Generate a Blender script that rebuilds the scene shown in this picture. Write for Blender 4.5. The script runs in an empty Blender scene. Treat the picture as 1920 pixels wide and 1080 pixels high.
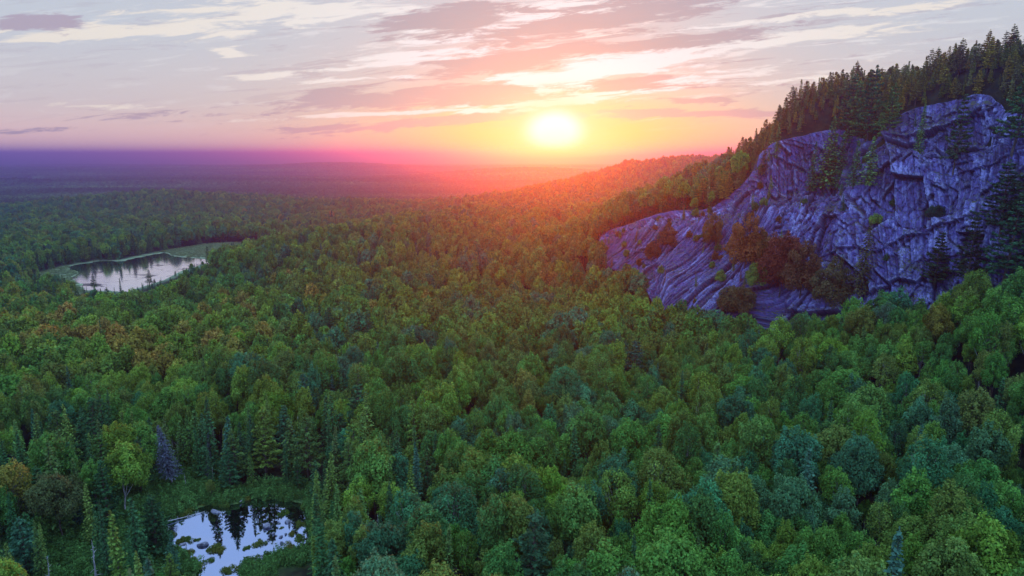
import bpy, math, random
import numpy as np
from collections import defaultdict
from mathutils import Vector

rng = np.random.default_rng(7)
random.seed(7)
S = bpy.context.scene
COL = S.collection
R = math.radians

# ------------------------------------------------------------------ camera
CAM_Z = 100.0                     # drone height over the world's zero
PITCH = R(10.9)
FPX = 1297.0                      # focal length in pixels of a 1920 wide picture
cam_d = bpy.data.cameras.new('camera')
cam = bpy.data.objects.new('camera', cam_d)
COL.objects.link(cam)
cam.location = (0, 0, CAM_Z)
cam.rotation_euler = (R(90) - PITCH, 0, 0)
cam_d.sensor_width = 36
cam_d.lens = 36 * FPX / 1920
cam_d.clip_start = 0.5
cam_d.clip_end = 200000
S.camera = cam
S.view_settings.view_transform = 'Standard'
S.view_settings.look = 'None'
S.view_settings.exposure = 0.7
S.view_settings.gamma = 1.0
S.view_settings.use_curve_mapping = False
S.render.engine = 'CYCLES'
cy = S.cycles
cy.max_bounces = 5
cy.diffuse_bounces = 2
cy.glossy_bounces = 2
cy.transmission_bounces = 2
cy.volume_bounces = 0
cy.use_denoising = True
cy.sample_clamp_indirect = 4
cy.use_adaptive_sampling = True
cy.adaptive_threshold = 0.01

CP, SP = math.cos(PITCH), math.sin(PITCH)


def ray(px, py):
    """direction of a photograph pixel, scaled so that y = 1"""
    a = (px - 960) / FPX
    b = (540 - py) / FPX
    y = CP + b * SP
    z = -SP + b * CP
    return a / y, z / y


def P(px, py, Y):
    a, e = ray(px, py)
    return (a * Y, Y, CAM_Z + e * Y)


def project(x, y, z):
    """world -> photograph pixel, depth (numpy)"""
    zz = z - CAM_Z
    d = y * CP - zz * SP
    v = y * SP + zz * CP
    return 960 + FPX * x / d, 540 - FPX * v / d, d


# ------------------------------------------------------------------ node helpers
class NT:
    def __init__(s, tree):
        s.t = tree
        s.n = tree.nodes
        s.l = tree.links

    def new(s, kind, **kw):
        n = s.n.new(kind)
        for k, v in kw.items():
            setattr(n, k, v)
        return n

    def link(s, a, b):
        s.l.new(a, b)

    def put(s, sock, v):
        if isinstance(v, bpy.types.NodeSocket):
            s.l.new(v, sock)
        elif v is not None:
            sock.default_value = v

    def m(s, op, a, b=None, c=None, clamp=False):
        n = s.n.new('ShaderNodeMath')
        n.operation = op
        n.use_clamp = clamp
        s.put(n.inputs[0], a)
        if b is not None:
            s.put(n.inputs[1], b)
        if c is not None:
            s.put(n.inputs[2], c)
        return n.outputs[0]

    def mix(s, f, a, b, mode='MIX'):
        n = s.n.new('ShaderNodeMix')
        n.data_type = 'RGBA'
        n.blend_type = mode
        n.clamp_factor = True
        s.put(n.inputs[0], f)
        s.put(n.inputs[6], a if isinstance(a, bpy.types.NodeSocket) else (*a, 1))
        s.put(n.inputs[7], b if isinstance(b, bpy.types.NodeSocket) else (*b, 1))
        return n.outputs[2]

    def ramp(s, f, lo, hi, a=0.0, b=1.0, smooth=True):
        n = s.n.new('ShaderNodeMapRange')
        n.interpolation_type = 'SMOOTHSTEP' if smooth else 'LINEAR'
        s.put(n.inputs[0], f)
        n.inputs[1].default_value = lo
        n.inputs[2].default_value = hi
        n.inputs[3].default_value = a
        n.inputs[4].default_value = b
        return n.outputs[0]

    def noise(s, vec, scale, detail=4, rough=0.55, dist=0.0):
        n = s.n.new('ShaderNodeTexNoise')
        n.inputs['Scale'].default_value = scale
        n.inputs['Detail'].default_value = detail
        n.inputs['Roughness'].default_value = rough
        n.inputs['Distortion'].default_value = dist
        if vec is not None:
            s.put(n.inputs['Vector'], vec)
        return n.outputs[0]

    def vec(s, x, y, z):
        n = s.n.new('ShaderNodeCombineXYZ')
        s.put(n.inputs[0], x)
        s.put(n.inputs[1], y)
        s.put(n.inputs[2], z)
        return n.outputs[0]

    def mapping(s, vec, scale=(1, 1, 1), rot=(0, 0, 0), loc=(0, 0, 0)):
        n = s.n.new('ShaderNodeMapping')
        s.put(n.inputs['Vector'], vec)
        n.inputs['Scale'].default_value = scale
        n.inputs['Rotation'].default_value = rot
        n.inputs['Location'].default_value = loc
        return n.outputs[0]


# ------------------------------------------------------------------ sky
SUN_A, SUN_E = ray(1040, 240)
sun_dir = Vector((SUN_A, 1, SUN_E)).normalized()
SUN_EL = math.asin(sun_dir.z)
SUN_AZ = math.atan2(sun_dir.x, sun_dir.y)

world = bpy.data.worlds.new('World')
S.world = world
world.use_nodes = True
w = NT(world.node_tree)
w.n.clear()
out = w.new('ShaderNodeOutputWorld')
bg_n = w.new('ShaderNodeBackground')
bg_c = w.new('ShaderNodeBackground')
add = w.new('ShaderNodeAddShader')
w.link(bg_n.outputs[0], add.inputs[0])
w.link(bg_c.outputs[0], add.inputs[1])
w.link(add.outputs[0], out.inputs['Surface'])
skyt = w.new('ShaderNodeTexSky', sky_type='NISHITA')
skyt.sun_disc = False
skyt.sun_elevation = SUN_EL
skyt.sun_rotation = SUN_AZ
skyt.altitude = 300
w.link(skyt.outputs[0], bg_n.inputs['Color'])
bg_n.inputs['Strength'].default_value = 0.015
tc = w.new('ShaderNodeTexCoord')
sep = w.new('ShaderNodeSeparateXYZ')
w.link(tc.outputs['Generated'], sep.inputs[0])
dx, dy, dz = sep.outputs
hyp = w.m('SQRT', w.m('ADD', w.m('MULTIPLY', dx, dx), w.m('MULTIPLY', dy, dy)))
el = w.m('DIVIDE', dz, w.m('MAXIMUM', hyp, 0.001))              # tangent of elevation
dyc = w.m('MAXIMUM', dy, 0.05)
ga = w.m('DIVIDE', dx, dyc)                                     # tangent of azimuth
ge = w.m('DIVIDE', dz, dyc)
front = w.ramp(dy, 0.1, 0.4)
side = w.ramp(dy, -0.6, 0.75)                                   # 0 away from the sun, 1 towards it

# clear air: horizon to zenith
pink = (0.92, 0.64, 0.60)
lav = (0.62, 0.57, 0.61)
grey = (0.54, 0.59, 0.67)
blue = (0.52, 0.74, 1.25)
zen = (1.00, 1.45, 2.1)
c = w.mix(w.ramp(el, 0.0, 0.075), pink, lav)
c = w.mix(w.ramp(el, 0.04, 0.17), c, grey)
c = w.mix(w.ramp(el, 0.20, 0.50), c, blue)
c = w.mix(w.ramp(el, 0.55, 1.7), c, zen)
cb = w.mix(w.ramp(el, 0.0, 0.3), (0.52, 0.62, 1.25), (0.72, 1.0, 1.75))
cb = w.mix(w.ramp(el, 0.3, 1.6), cb, zen)
c = w.mix(side, cb, c)

def blob(px, py, rx, ry):
    a0, e0 = ray(px, py)
    u = w.m('MULTIPLY', w.m('SUBTRACT', ga, a0), FPX / rx)
    v = w.m('MULTIPLY', w.m('SUBTRACT', ge, e0), FPX / ry)
    r2 = w.m('ADD', w.m('MULTIPLY', u, u), w.m('MULTIPLY', v, v))
    return w.m('MULTIPLY', w.m('EXPONENT', w.m('MULTIPLY', r2, -1.0)), front)

# warm glow round the sun
c = w.mix(w.m('MULTIPLY', blob(1060, 300, 620, 110), 0.85), c, (0.54, 0.47, 0.36))
c = w.mix(w.m('MULTIPLY', blob(1050, 130, 520, 130), 0.55), c, (0.48, 0.53, 0.55))
c = w.mix(w.m('MULTIPLY', blob(1060, 255, 300, 62), 1.0), c, (0.40, 0.56, 0.16))

# clouds: streaks with frayed edges
pv = w.vec(ga, w.m('MULTIPLY', ge, 6.0), 0.0)
pvr = w.mapping(w.vec(ga, ge, 0.0), rot=(0, 0, R(-5)), scale=(1, 1, 1))
pvr = w.mapping(pvr, scale=(1.0, 7.5, 1.0))
fray = w.noise(pvr, 11.0, 10, 0.68, 0.6)
fray2 = w.noise(w.mapping(pvr, loc=(3.1, 7.7, 0)), 12.0, 10, 0.70, 0.5)
warp = w.m('SUBTRACT', w.noise(w.mapping(pvr, loc=(9, 2, 0)), 4.0, 4, 0.6), 0.5)

def streaks(items, seednoise, soft=0.34):
    acc = None
    for (px, py, hx, hy, ang, amt) in items:
        a0, e0 = ray(px, py)
        ca, sa = math.cos(R(ang)), math.sin(R(ang))
        u0 = w.m('SUBTRACT', ga, a0)
        v0 = w.m('SUBTRACT', ge, e0)
        v0 = w.m('MULTIPLY_ADD', warp, 0.035, v0)
        u = w.m('ADD', w.m('MULTIPLY', u0, ca * FPX / hx), w.m('MULTIPLY', v0, sa * FPX / hx))
        v = w.m('ADD', w.m('MULTIPLY', u0, -sa * FPX / hy), w.m('MULTIPLY', v0, ca * FPX / hy))
        r2 = w.m('ADD', w.m('MULTIPLY', u, u), w.m('MULTIPLY', v, v))
        g = w.m('MULTIPLY', w.m('EXPONENT', w.m('MULTIPLY', r2, -0.8)), amt)
        acc = g if acc is None else w.m('MAXIMUM', acc, g)
    acc = w.m('MULTIPLY', acc, front)
    t = w.m('ADD', acc, w.m('MULTIPLY', w.m('SUBTRACT', seednoise, 0.5), 2.6))
    return w.m('MULTIPLY', w.ramp(t, 0.30, 0.30 + soft), w.ramp(acc, 0.02, 0.25))

bright = streaks([
    (1060, 22, 170, 22, 4, 1), (900, 60, 150, 16, 3, .9), (1140, 128, 240, 20, 10, 1.1), (1450, 78, 220, 11, 7, 1),
    (1010, 188, 120, 15, 3, 1.2), (1110, 178, 200, 7, 5, .9), (930, 208, 70, 9, 0, 1), (260, 58, 260, 16, 2, .85),
    (560, 22, 260, 20, 0, .8), (760, 100, 110, 9, 4, .8), (425, 97, 34, 8, 0, .9), (500, 141, 66, 7, 3, .9),
    (640, 152, 120, 6, 2, .7), (800, 110, 170, 12, 6, .7), (1250, 150, 260, 6, 5, .7), (700, 212, 240, 5, 2, .7),
    (1560, 30, 260, 8, 5, .7), (1500, 150, 170, 9, 2, .5), (130, 200, 190, 5, 0, .45), (980, 140, 110, 9, 8, .8)], fray)
dark = streaks([
    (70, 42, 90, 13, 0, 1.1), (850, 35, 150, 22, 8, 1), (1110, 40, 240, 20, 8, 1.05), (960, 112, 190, 20, 8, 1),
    (1240, 82, 210, 14, 6, 1), (880, 178, 150, 17, 1, 1.1), (720, 184, 190, 16, 3, 1), (1180, 158, 110, 10, 2, .9),
    (1320, 187, 80, 7, 1, 1), (1290, 213, 170, 9, 0, .95), (760, 233, 260, 11, 3, .85), (560, 190, 160, 8, 2, .5),
    (330, 218, 250, 12, 0, .45), (60, 245, 100, 6, 0, .5), (1420, 160, 150, 6, 2, .5), (1180, 5, 240, 14, 5, .7)], fray2)
thin = w.noise(w.mapping(pvr, loc=(2.2, 5.1, 0), scale=(1, 1.5, 1)), 6.0, 10, 0.68, 0.7)
thin2 = w.noise(w.mapping(pvr, loc=(7.2, 1.1, 0), scale=(1, 1.4, 1)), 9.0, 10, 0.70, 0.5)
wt = w.m('ADD', w.m('MULTIPLY', blob(1150, 60, 620, 150), 0.85), 0.22)
wt = w.m('MULTIPLY', wt, w.ramp(el, 0.02, 0.06))
c = w.mix(w.m('MULTIPLY', w.ramp(thin, 0.54, 0.62), w.m('MULTIPLY', wt, 0.8)), c, w.mix(blob(1040, 150, 420, 190), (0.42, 0.38, 0.47), (0.31, 0.36, 0.41)))
c = w.mix(w.m('MULTIPLY', w.ramp(thin2, 0.54, 0.64), w.m('MULTIPLY', wt, 0.75)), c, (0.80, 0.82, 0.84))
general = w.ramp(w.noise(w.mapping(w.vec(dx, dy, w.m('MULTIPLY', dz, 4.0)), loc=(1, 1, 1)), 2.4, 8, 0.6, 0.4), 0.56, 0.72)
c = w.mix(w.m('MULTIPLY', general, w.m('MULTIPLY', w.ramp(el, 0.17, 0.4), 0.25)), c, (0.55, 0.52, 0.62))
sunny = blob(1040, 150, 420, 190)
bcol = w.mix(sunny, (0.84, 0.78, 0.70), (0.70, 0.86, 1.00))
dcol = w.mix(sunny, (0.42, 0.36, 0.46), (0.30, 0.35, 0.40))
c = w.mix(w.m('MULTIPLY', bright, 0.95), c, bcol)
c = w.mix(w.m('MULTIPLY', dark, 0.97), c, dcol)
# overexposed sun
sunb = w.ramp(blob(1040, 247, 54, 38), 0.12, 0.80)
c = w.mix(w.m('MULTIPLY', w.ramp(blob(1040, 245, 115, 75), 0.05, 0.9), 0.75), c, (0.46, 0.60, 0.50))
c = w.mix(sunb, c, (0.60, 0.90, 1.25))
# below the horizon: dim ground tone
c = w.mix(w.ramp(el, -0.03, -0.004), (0.12, 0.11, 0.16), c)
w.link(c, bg_c.inputs['Color'])
bg_c.inputs['Strength'].default_value = 0.59

# ------------------------------------------------------------------ sun lamp
sl = bpy.data.lights.new('sun', 'SUN')
sl.energy = 5.0
sl.angle = R(1.0)
sl.color = (1.0, 0.07, 0.0)
sun = bpy.data.objects.new('sun', sl)
COL.objects.link(sun)
sun.rotation_euler = sun_dir.to_track_quat('Z', 'Y').to_euler()
sun.location = (50, 300, 400)


# ------------------------------------------------------------------ numpy noise
def _hash(ix, iy, seed):
    h = (ix.astype(np.int64) * 374761393 + iy.astype(np.int64) * 668265263 + seed * 974634777) & 0xffffffff
    h = ((h ^ (h >> 13)) * 1274126177) & 0xffffffff
    h = (h ^ (h >> 16)) & 0xffffffff
    return h / 4294967295.0


def vnoise(x, y, seed=0):
    x = np.asarray(x, float)
    y = np.asarray(y, float)
    ix, iy = np.floor(x), np.floor(y)
    fx, fy = x - ix, y - iy
    fx = fx * fx * fx * (fx * (fx * 6 - 15) + 10)
    fy = fy * fy * fy * (fy * (fy * 6 - 15) + 10)
    ix = ix.astype(np.int64)
    iy = iy.astype(np.int64)
    a = _hash(ix, iy, seed)
    b = _hash(ix + 1, iy, seed)
    c_ = _hash(ix, iy + 1, seed)
    d = _hash(ix + 1, iy + 1, seed)
    return (a * (1 - fx) + b * fx) * (1 - fy) + (c_ * (1 - fx) + d * fx) * fy


def fbm(x, y, seed=0, oct=4, gain=0.5):
    s = 0.0
    a = 1.0
    t = 0.0
    for i in range(oct):
        s = s + a * (vnoise(x * 2 ** i + 17.3 * i, y * 2 ** i - 9.1 * i, seed + i) - 0.5)
        t += a
        a *= gain
    return s / t * 2


# ------------------------------------------------------------------ cliff control grid (px, py, distance), base to brow
CL = [
    [(2090, 640, 160), (2085, 520, 166), (2080, 400, 172), (2070, 290, 180), (2065, 275, 186), (2055, 190, 190)],
    [(2005, 630, 172), (2000, 515, 178), (1995, 395, 186), (1990, 290, 194), (1985, 275, 200), (1975, 195, 206)],
    [(1905, 630, 182), (1905, 510, 190), (1905, 400, 198), (1905, 290, 206), (1900, 270, 212), (1900, 212, 218)],
    [(1835, 630, 190), (1838, 510, 200), (1842, 400, 208), (1848, 285, 216), (1850, 268, 224), (1860, 182, 232)],
    [(1770, 630, 198), (1775, 515, 209), (1780, 415, 217), (1785, 292, 226), (1786, 275, 234), (1790, 190, 243)],
    [(1690, 635, 206), (1690, 525, 218), (1695, 420, 229), (1700, 292, 238), (1702, 272, 247), (1708, 208, 256)],
    [(1610, 635, 214), (1615, 530, 227), (1620, 420, 239), (1630, 300, 248), (1632, 282, 258), (1640, 264, 266)],
    [(1540, 635, 224), (1540, 535, 238), (1548, 440, 250), (1560, 374, 260), (1575, 352, 278), (1580, 243, 290)],
    [(1460, 635, 236), (1465, 535, 249), (1478, 445, 261), (1490, 388, 270), (1505, 366, 284), (1510, 254, 296)],
    [(1390, 620, 246), (1400, 535, 257), (1418, 450, 268), (1435, 398, 276), (1440, 378, 286), (1445, 274, 300)],
    [(1345, 612, 254), (1355, 540, 265), (1375, 465, 277), (1395, 412, 285), (1402, 388, 293), (1412, 330, 306)],
    [(1290, 602, 264), (1300, 535, 277), (1315, 465, 291), (1330, 412, 302), (1336, 400, 309), (1342, 388, 316)],
    [(1250, 592, 274), (1255, 530, 287), (1268, 465, 301), (1280, 418, 312), (1285, 406, 318), (1290, 394, 325)],
    [(1228, 575, 284), (1230, 520, 298), (1229, 470, 313), (1231, 432, 325), (1233, 416, 332), (1236, 402, 340)],
    [(1195, 525, 312), (1190, 492, 324), (1182, 465, 336), (1180, 446, 344), (1180, 432, 350), (1184, 420, 357)],
    [(1130, 500, 350), (1128, 482, 358), (1126, 468, 366), (1124, 456, 373), (1124, 448, 379), (1128, 438, 386)],
]
CW = np.array([[P(*q) for q in row] for row in CL])            # columns x rows x 3


def catmull(A, t, axis):
    A = np.moveaxis(A, axis, 0)
    n = A.shape[0]
    t = np.clip(t, 0, n - 1 - 1e-6)
    i = np.floor(t).astype(int)
    f = (t - i).reshape((-1,) + (1,) * (A.ndim - 1))
    g = lambda k: A[np.clip(i + k, 0, n - 1)]
    p0, p1, p2, p3 = g(-1), g(0), g(1), g(2)
    r = 0.5 * ((2 * p1) + (-p0 + p2) * f + (2 * p0 - 5 * p1 + 4 * p2 - p3) * f ** 2 + (-p0 + 3 * p1 - 3 * p2 + p3) * f ** 3)
    return np.moveaxis(r, 0, axis)


# ------------------------------------------------------------------ terrain
ctrl = []


def G(px, py, Y, h=12.0):
    x, y, z = P(px, py, Y)
    ctrl.append((x, y, z - h))


def GZ(px, Y, zrel):
    x, y, z = P(px, 540, Y)
    ctrl.append((x, Y, CAM_Z + zrel))


NEAR_POND_Z = CAM_Z - 72.0
FAR_POND_Z = CAM_Z - 90.0
for px in (-300, 300, 960, 1500, 2200):
    GZ(px, 40, -69 if px < 1400 else -64)
for a in [(960, 1080, 83, 13), (1500, 1080, 83, 12), (0, 1080, 86, 15), (2000, 1080, 86, 9),
          (0, 800, 150, 13), (960, 800, 150, 13), (700, 850, 135, 14), (1300, 820, 145, 12), (1600, 800, 132, 13), (1950, 800, 128, 12),
          (0, 600, 290, 13), (300, 600, 280, 13), (640, 600, 268, 12), (960, 600, 262, 12), (1150, 620, 240, 12),
          (430, 490, 415, 12), (300, 545, 370, 14), (520, 520, 370, 12), (640, 430, 500, 12), (560, 470, 440, 12), (780, 420, 540, 12), (880, 393, 690, 12),
          (960, 500, 385, 12), (1100, 500, 368, 11), (1100, 430, 500, 10), (1200, 560, 290, 9), (1000, 450, 470, 12),
          (950, 374, 900, 12), (1080, 345, 1050, 12), (1200, 306, 1250, 9), (1290, 300, 1350, 9), (1400, 312, 1400, 12), (1450, 312, 1600, 12),
          (1310, 325, 640, 18), (1200, 374, 590, 15), (1130, 397, 560, 13), (1060, 425, 530, 12), (1260, 352, 615, 17),
          (1400, 275, 470, 14), (1480, 206, 395, 12), (1600, 146, 340, 13), (1760, 112, 295, 15), (1920, 112, 265, 16), (2080, 100, 240, 16),
          (1340, 372, 345, 8), (1240, 392, 372, 8), (1300, 340, 480, 10),
          (1550, 612, 208, 11), (1750, 570, 190, 11), (1900, 555, 172, 11), (1990, 560, 165, 11), (1350, 640, 226, 12), (2100, 600, 160, 11), (1450, 700, 180, 12), (1750, 680, 160, 12)]:
    G(*a)
for a in [(320, 112, -71.6), (440, 112, -71.6), (560, 118, -71.4), (440, 136, -71.4), (250, 125, -71.2), (600, 140, -71.2), (400, 155, -73), (100, 120, -71), (150, 180, -75), (450, 200, -75),
          (130, 490, -90.2), (420, 590, -90.2), (280, 470, -90), (260, 560, -90.3), (500, 640, -89.6), (620, 700, -89.5), (60, 470, -90), (-200, 480, -92),
          (0, 680, -91), (250, 680, -90), (450, 740, -90), (700, 760, -88), (0, 900, -96), (300, 900, -95), (600, 900, -92), (850, 900, -84), (0, 1150, -97), (200, 1120, -96),
          (300, 1300, -76), (180, 1300, -84), (420, 1320, -83), (300, 1000, -103), (640, 1150, -88), (560, 1000, -99), (0, 1350, -99), (600, 1350, -101), (900, 1300, -101), (1000, 1600, -105), (300, 1700, -112), (700, 1700, -112), (1100, 1900, -108),
          (-500, 700, -95), (-500, 300, -84), (-500, 1400, -104),
          (1400, 700, -8), (1500, 620, 8), (1700, 520, 20), (1900, 450, 24), (2100, 400, 26), (1450, 1000, -38), (1370, 850, -44), (1700, 1000, 0), (2000, 900, 10), (2300, 500, 26), (2500, 250, 10), (2600, 120, -40),
          (1150, 800, -66), (1050, 700, -68), (1250, 850, -52), (1300, 900, -58)]:
    GZ(*a)
for i in range(0, len(CL)):
    for j in range(0, 6):
        x, y, z = CW[i, j]
        if j == 5:
            ctrl.append((x, y + 2.0, z - 0.4))
        elif j in (0, 2, 3, 4):
            ctrl.append((x, y + 7, z - 4))
ctrl = np.array(ctrl)
_c = 9.0
_D = np.sqrt((ctrl[:, None, 0] - ctrl[None, :, 0]) ** 2 + (ctrl[:, None, 1] - ctrl[None, :, 1]) ** 2 + _c * _c)
_zm = ctrl[:, 2].mean()
_n = len(ctrl)
_A = np.zeros((_n + 3, _n + 3))
_A[:_n, :_n] = _D - np.eye(_n) * 0.6
_A[:_n, _n] = _A[_n, :_n] = 1
_A[:_n, _n + 1] = _A[_n + 1, :_n] = ctrl[:, 0] / 1000
_A[:_n, _n + 2] = _A[_n + 2, :_n] = ctrl[:, 1] / 1000
_w = np.linalg.solve(_A, np.concatenate([ctrl[:, 2], [0, 0, 0]]))


def far_height(x, y):
    d = np.hypot(x, y)
    z = -116 + 16 * fbm(x / 1500 + 3.3, y / 900 + 1.7, 40, 3) * np.clip(d / 2500, 0.4, 1.2) + 22 * fbm(x / 5200, y / 2600, 44, 2) * np.clip((d - 2500) / 5000, 0, 1)
    a = x / np.maximum(y, 1)
    az0 = (1300 - 960) / FPX
    z = z + 155 * np.exp(-((a - az0) / 0.05) ** 2) * np.exp(-((d - 12500) / 1200) ** 2) * (1 + 0.25 * fbm(x / 500, y / 500, 5, 3))
    z = z + 118 * np.exp(-((a - 0.17) / 0.09) ** 2) * np.exp(-((d - 13500) / 1500) ** 2)
    z = z + 35 * np.exp(-((a + 0.25) / 0.12) ** 2) * np.exp(-((d - 5200) / 700) ** 2)
    z = z + 40 * np.exp(-((a - 0.02) / 0.12) ** 2) * np.exp(-((d - 3600) / 500) ** 2)
    return CAM_Z + np.minimum(z, 46)


def meadow(x, y):
    d = np.hypot(x, y)
    return np.clip((fbm(x / 900 + 8, y / 420 + 3, 47, 3) - 0.34) * 14, 0, 1) * np.clip((d - 1900) / 400, 0, 1)


def poly_sdf(x, y, poly):
    """negative inside"""
    x = np.asarray(x, float)
    y = np.asarray(y, float)
    d = np.full(x.shape, 1e18)
    s = np.ones(x.shape)
    n = len(poly)
    j = n - 1
    for i in range(n):
        ax, ay = poly[i]
        bx, by = poly[j]
        ex, ey = bx - ax, by - ay
        wx, wy = x - ax, y - ay
        t = np.clip((wx * ex + wy * ey) / (ex * ex + ey * ey), 0, 1)
        d = np.minimum(d, (wx - ex * t) ** 2 + (wy - ey * t) ** 2)
        c1 = y >= ay
        c2 = y < by
        c3 = ex * wy > ey * wx
        s = np.where((c1 & c2 & c3) | (~c1 & ~c2 & ~c3), -s, s)
        j = i
    return s * np.sqrt(d)


def on_plane(px, py, zw):
    a, e = ray(px, py)
    Y = (zw - CAM_Z) / e
    return a * Y, Y


near_poly = [on_plane(px, py, NEAR_POND_Z) for px, py in
             [(292, 990), (345, 968), (395, 950), (450, 945), (500, 936), (545, 937), (578, 950), (580, 985), (572, 1018), (548, 1036), (500, 1046), (462, 1062), (440, 1100), (430, 1160), (350, 1160), (368, 1080), (372, 1050), (330, 1030), (300, 1008)]]
far_poly = [on_plane(px, py, FAR_POND_Z) for px, py in
            [(126, 500), (180, 490), (230, 489), (270, 480), (310, 473), (340, 482), (425, 487), (430, 492), (380, 496), (330, 512), (290, 530), (240, 548), (150, 545), (136, 530), (145, 515)]]
marsh_polys = [[on_plane(px, py, FAR_POND_Z) for px, py in q] for q in
               [[(300, 474), (380, 460), (520, 452), (700, 432), (800, 424), (790, 434), (640, 448), (520, 470), (430, 490), (340, 483)],
                [(85, 515), (128, 500), (150, 515), (140, 530), (150, 552), (95, 548), (80, 530)],
                [(150, 556), (260, 552), (300, 565), (250, 582), (170, 574)]]]
rill_poly = [on_plane(px, py, FAR_POND_Z) for px, py in [(172, 571), (205, 566), (265, 567), (262, 572), (220, 575), (180, 577)]]
lake_poly = [on_plane(px, py, CAM_Z - 118) for px, py in [(-160, 338), (-60, 333), (45, 333), (120, 339), (205, 341), (120, 343), (20, 342), (-100, 345)]]


def pond_fields(x, y):
    n = 1.6 * fbm(x / 4.0, y / 4.0, 61, 3)
    near = poly_sdf(x, y, near_poly) + n
    n2 = 9 * fbm(x / 30, y / 30, 62, 3)
    far = np.minimum(poly_sdf(x, y, far_poly), poly_sdf(x, y, rill_poly) + 1.0) + n2 * 0.6
    marsh = np.minimum.reduce([poly_sdf(x, y, q) for q in marsh_polys]) + n2
    lake = poly_sdf(x, y, lake_poly)
    return near, far, marsh, lake


FOOT0 = np.concatenate([CW[:, 0, :2], CW[:, 5, :2][::-1] + np.array([0, 1.0])])


def height(x, y, carve=True):
    x = np.asarray(x, float)
    y = np.asarray(y, float)
    sh = x.shape
    xf, yf = x.ravel(), y.ravel()
    z = np.empty_like(xf)
    for k in range(0, xf.size, 20000):
        X, Y = xf[k:k + 20000], yf[k:k + 20000]
        D = np.sqrt((X[:, None] - ctrl[None, :, 0]) ** 2 + (Y[:, None] - ctrl[None, :, 1]) ** 2 + _c * _c)
        z[k:k + 20000] = D @ _w[:_n] + _w[_n] + _w[_n + 1] * X / 1000 + _w[_n + 2] * Y / 1000
    z = z.reshape(sh)
    d = np.hypot(x, y)
    z = np.clip(z, CAM_Z - 125, CAM_Z + 36)
    z = z - 7 * np.clip(-(poly_sdf(x, y, FOOT0) + 2) / 6, 0, 1)
    z = z + 1.2 * fbm(x / 35, y / 35, 70, 3) * np.clip(d / 200, 0.3, 3)
    t = np.clip((d - 1350) / 650, 0, 1)
    t = np.maximum(t, np.clip((-y - 50) / 300, 0, 1))
    t = t * t * (3 - 2 * t)
    z = z * (1 - t) + far_height(x, y) * t
    if carve:
        near, far, marsh, lake = pond_fields(x, y)
        s = np.clip(near / 6, -1, 1)
        wn = np.clip(1 - (near - 2) / 9, 0, 1)
        z = z * (1 - wn) + (NEAR_POND_Z + np.where(near > 0, 0.12 * near, 0.30 * near)) * wn
        z = np.where(near < 0, np.maximum(NEAR_POND_Z - 1.2, NEAR_POND_Z + 0.3 * near), z)
        fm = np.minimum(far, marsh)
        wf = np.clip(1 - (fm - 5) / 40, 0, 1)
        lvl = FAR_POND_Z + 0.5 + 0.3 * fbm(x / 9, y / 9, 66, 2)
        z = z * (1 - wf) + lvl * wf
        z = np.where(far < 0, np.maximum(FAR_POND_Z - 1.5, FAR_POND_Z + 0.12 * far), z)
        wl = np.clip(1 - (lake - 10) / 150, 0, 1)
        z = z * (1 - wl) + (CAM_Z - 117) * wl
        z = np.where(lake < 0, CAM_Z - 120.0, z)
    return z


# ------------------------------------------------------------------ materials
def material(name):
    m = bpy.data.materials.new(name)
    m.use_nodes = True
    t = NT(m.node_tree)
    t.n.clear()
    o = t.new('ShaderNodeOutputMaterial')
    return m, t, o


def principled(t, o, color, rough=0.8, spec=0.3, bump=None, bstr=0.3, bdist=0.1):
    b = t.new('ShaderNodeBsdfPrincipled')
    t.put(b.inputs['Base Color'], color if isinstance(color, bpy.types.NodeSocket) else (*color, 1))
    t.put(b.inputs['Roughness'], rough)
    b.inputs['Specular IOR Level'].default_value = spec
    if bump is not None:
        bp = t.new('ShaderNodeBump')
        bp.inputs['Strength'].default_value = bstr
        bp.inputs['Distance'].default_value = bdist
        t.link(bump, bp.inputs['Height'])
        t.link(bp.outputs[0], b.inputs['Normal'])
    t.link(b.outputs[0], o.inputs['Surface'])
    return b


def leaf_material(name, trans=0.35):
    m, t, o = material(name)
    a = t.new('ShaderNodeAttribute', attribute_type='INSTANCER', attribute_name='tint')
    tone = t.new('ShaderNodeAttribute', attribute_type='GEOMETRY', attribute_name='tone')
    tv = t.new('ShaderNodeSeparateColor')
    t.link(tone.outputs['Color'], tv.inputs[0])
    col = t.mix(1.0, a.outputs['Color'], t.vec(tv.outputs[0], tv.outputs[1], tv.outputs[2]), 'MULTIPLY')
    col = t.mix(1.0, col, (2.0, 2.0, 2.0), 'MULTIPLY')
    d = t.new('ShaderNodeBsdfDiffuse')
    tr = t.new('ShaderNodeBsdfTranslucent')
    mx = t.new('ShaderNodeMixShader')
    mx.inputs[0].default_value = trans
    t.link(col, d.inputs[0])
    t.link(t.mix(0.5, col, (0.12, 0.12, 0.02)), tr.inputs[0])
    t.link(d.outputs[0], mx.inputs[1])
    t.link(tr.outputs[0], mx.inputs[2])
    t.link(mx.outputs[0], o.inputs['Surface'])
    return m


M_LEAF = leaf_material('broad_leaves')
M_NEEDLE = leaf_material('needles', 0.15)


def bark_material(name, c1, c2, sc=3.0):
    m, t, o = material(name)
    g = t.new('ShaderNodeNewGeometry')
    n = t.noise(t.mapping(g.outputs['Position'], scale=(1, 1, 0.35)), sc, 5, 0.7)
    principled(t, o, t.mix(t.ramp(n, 0.35, 0.65), c1, c2), 0.9, 0.2, n, 0.4, 0.05)
    return m


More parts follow.
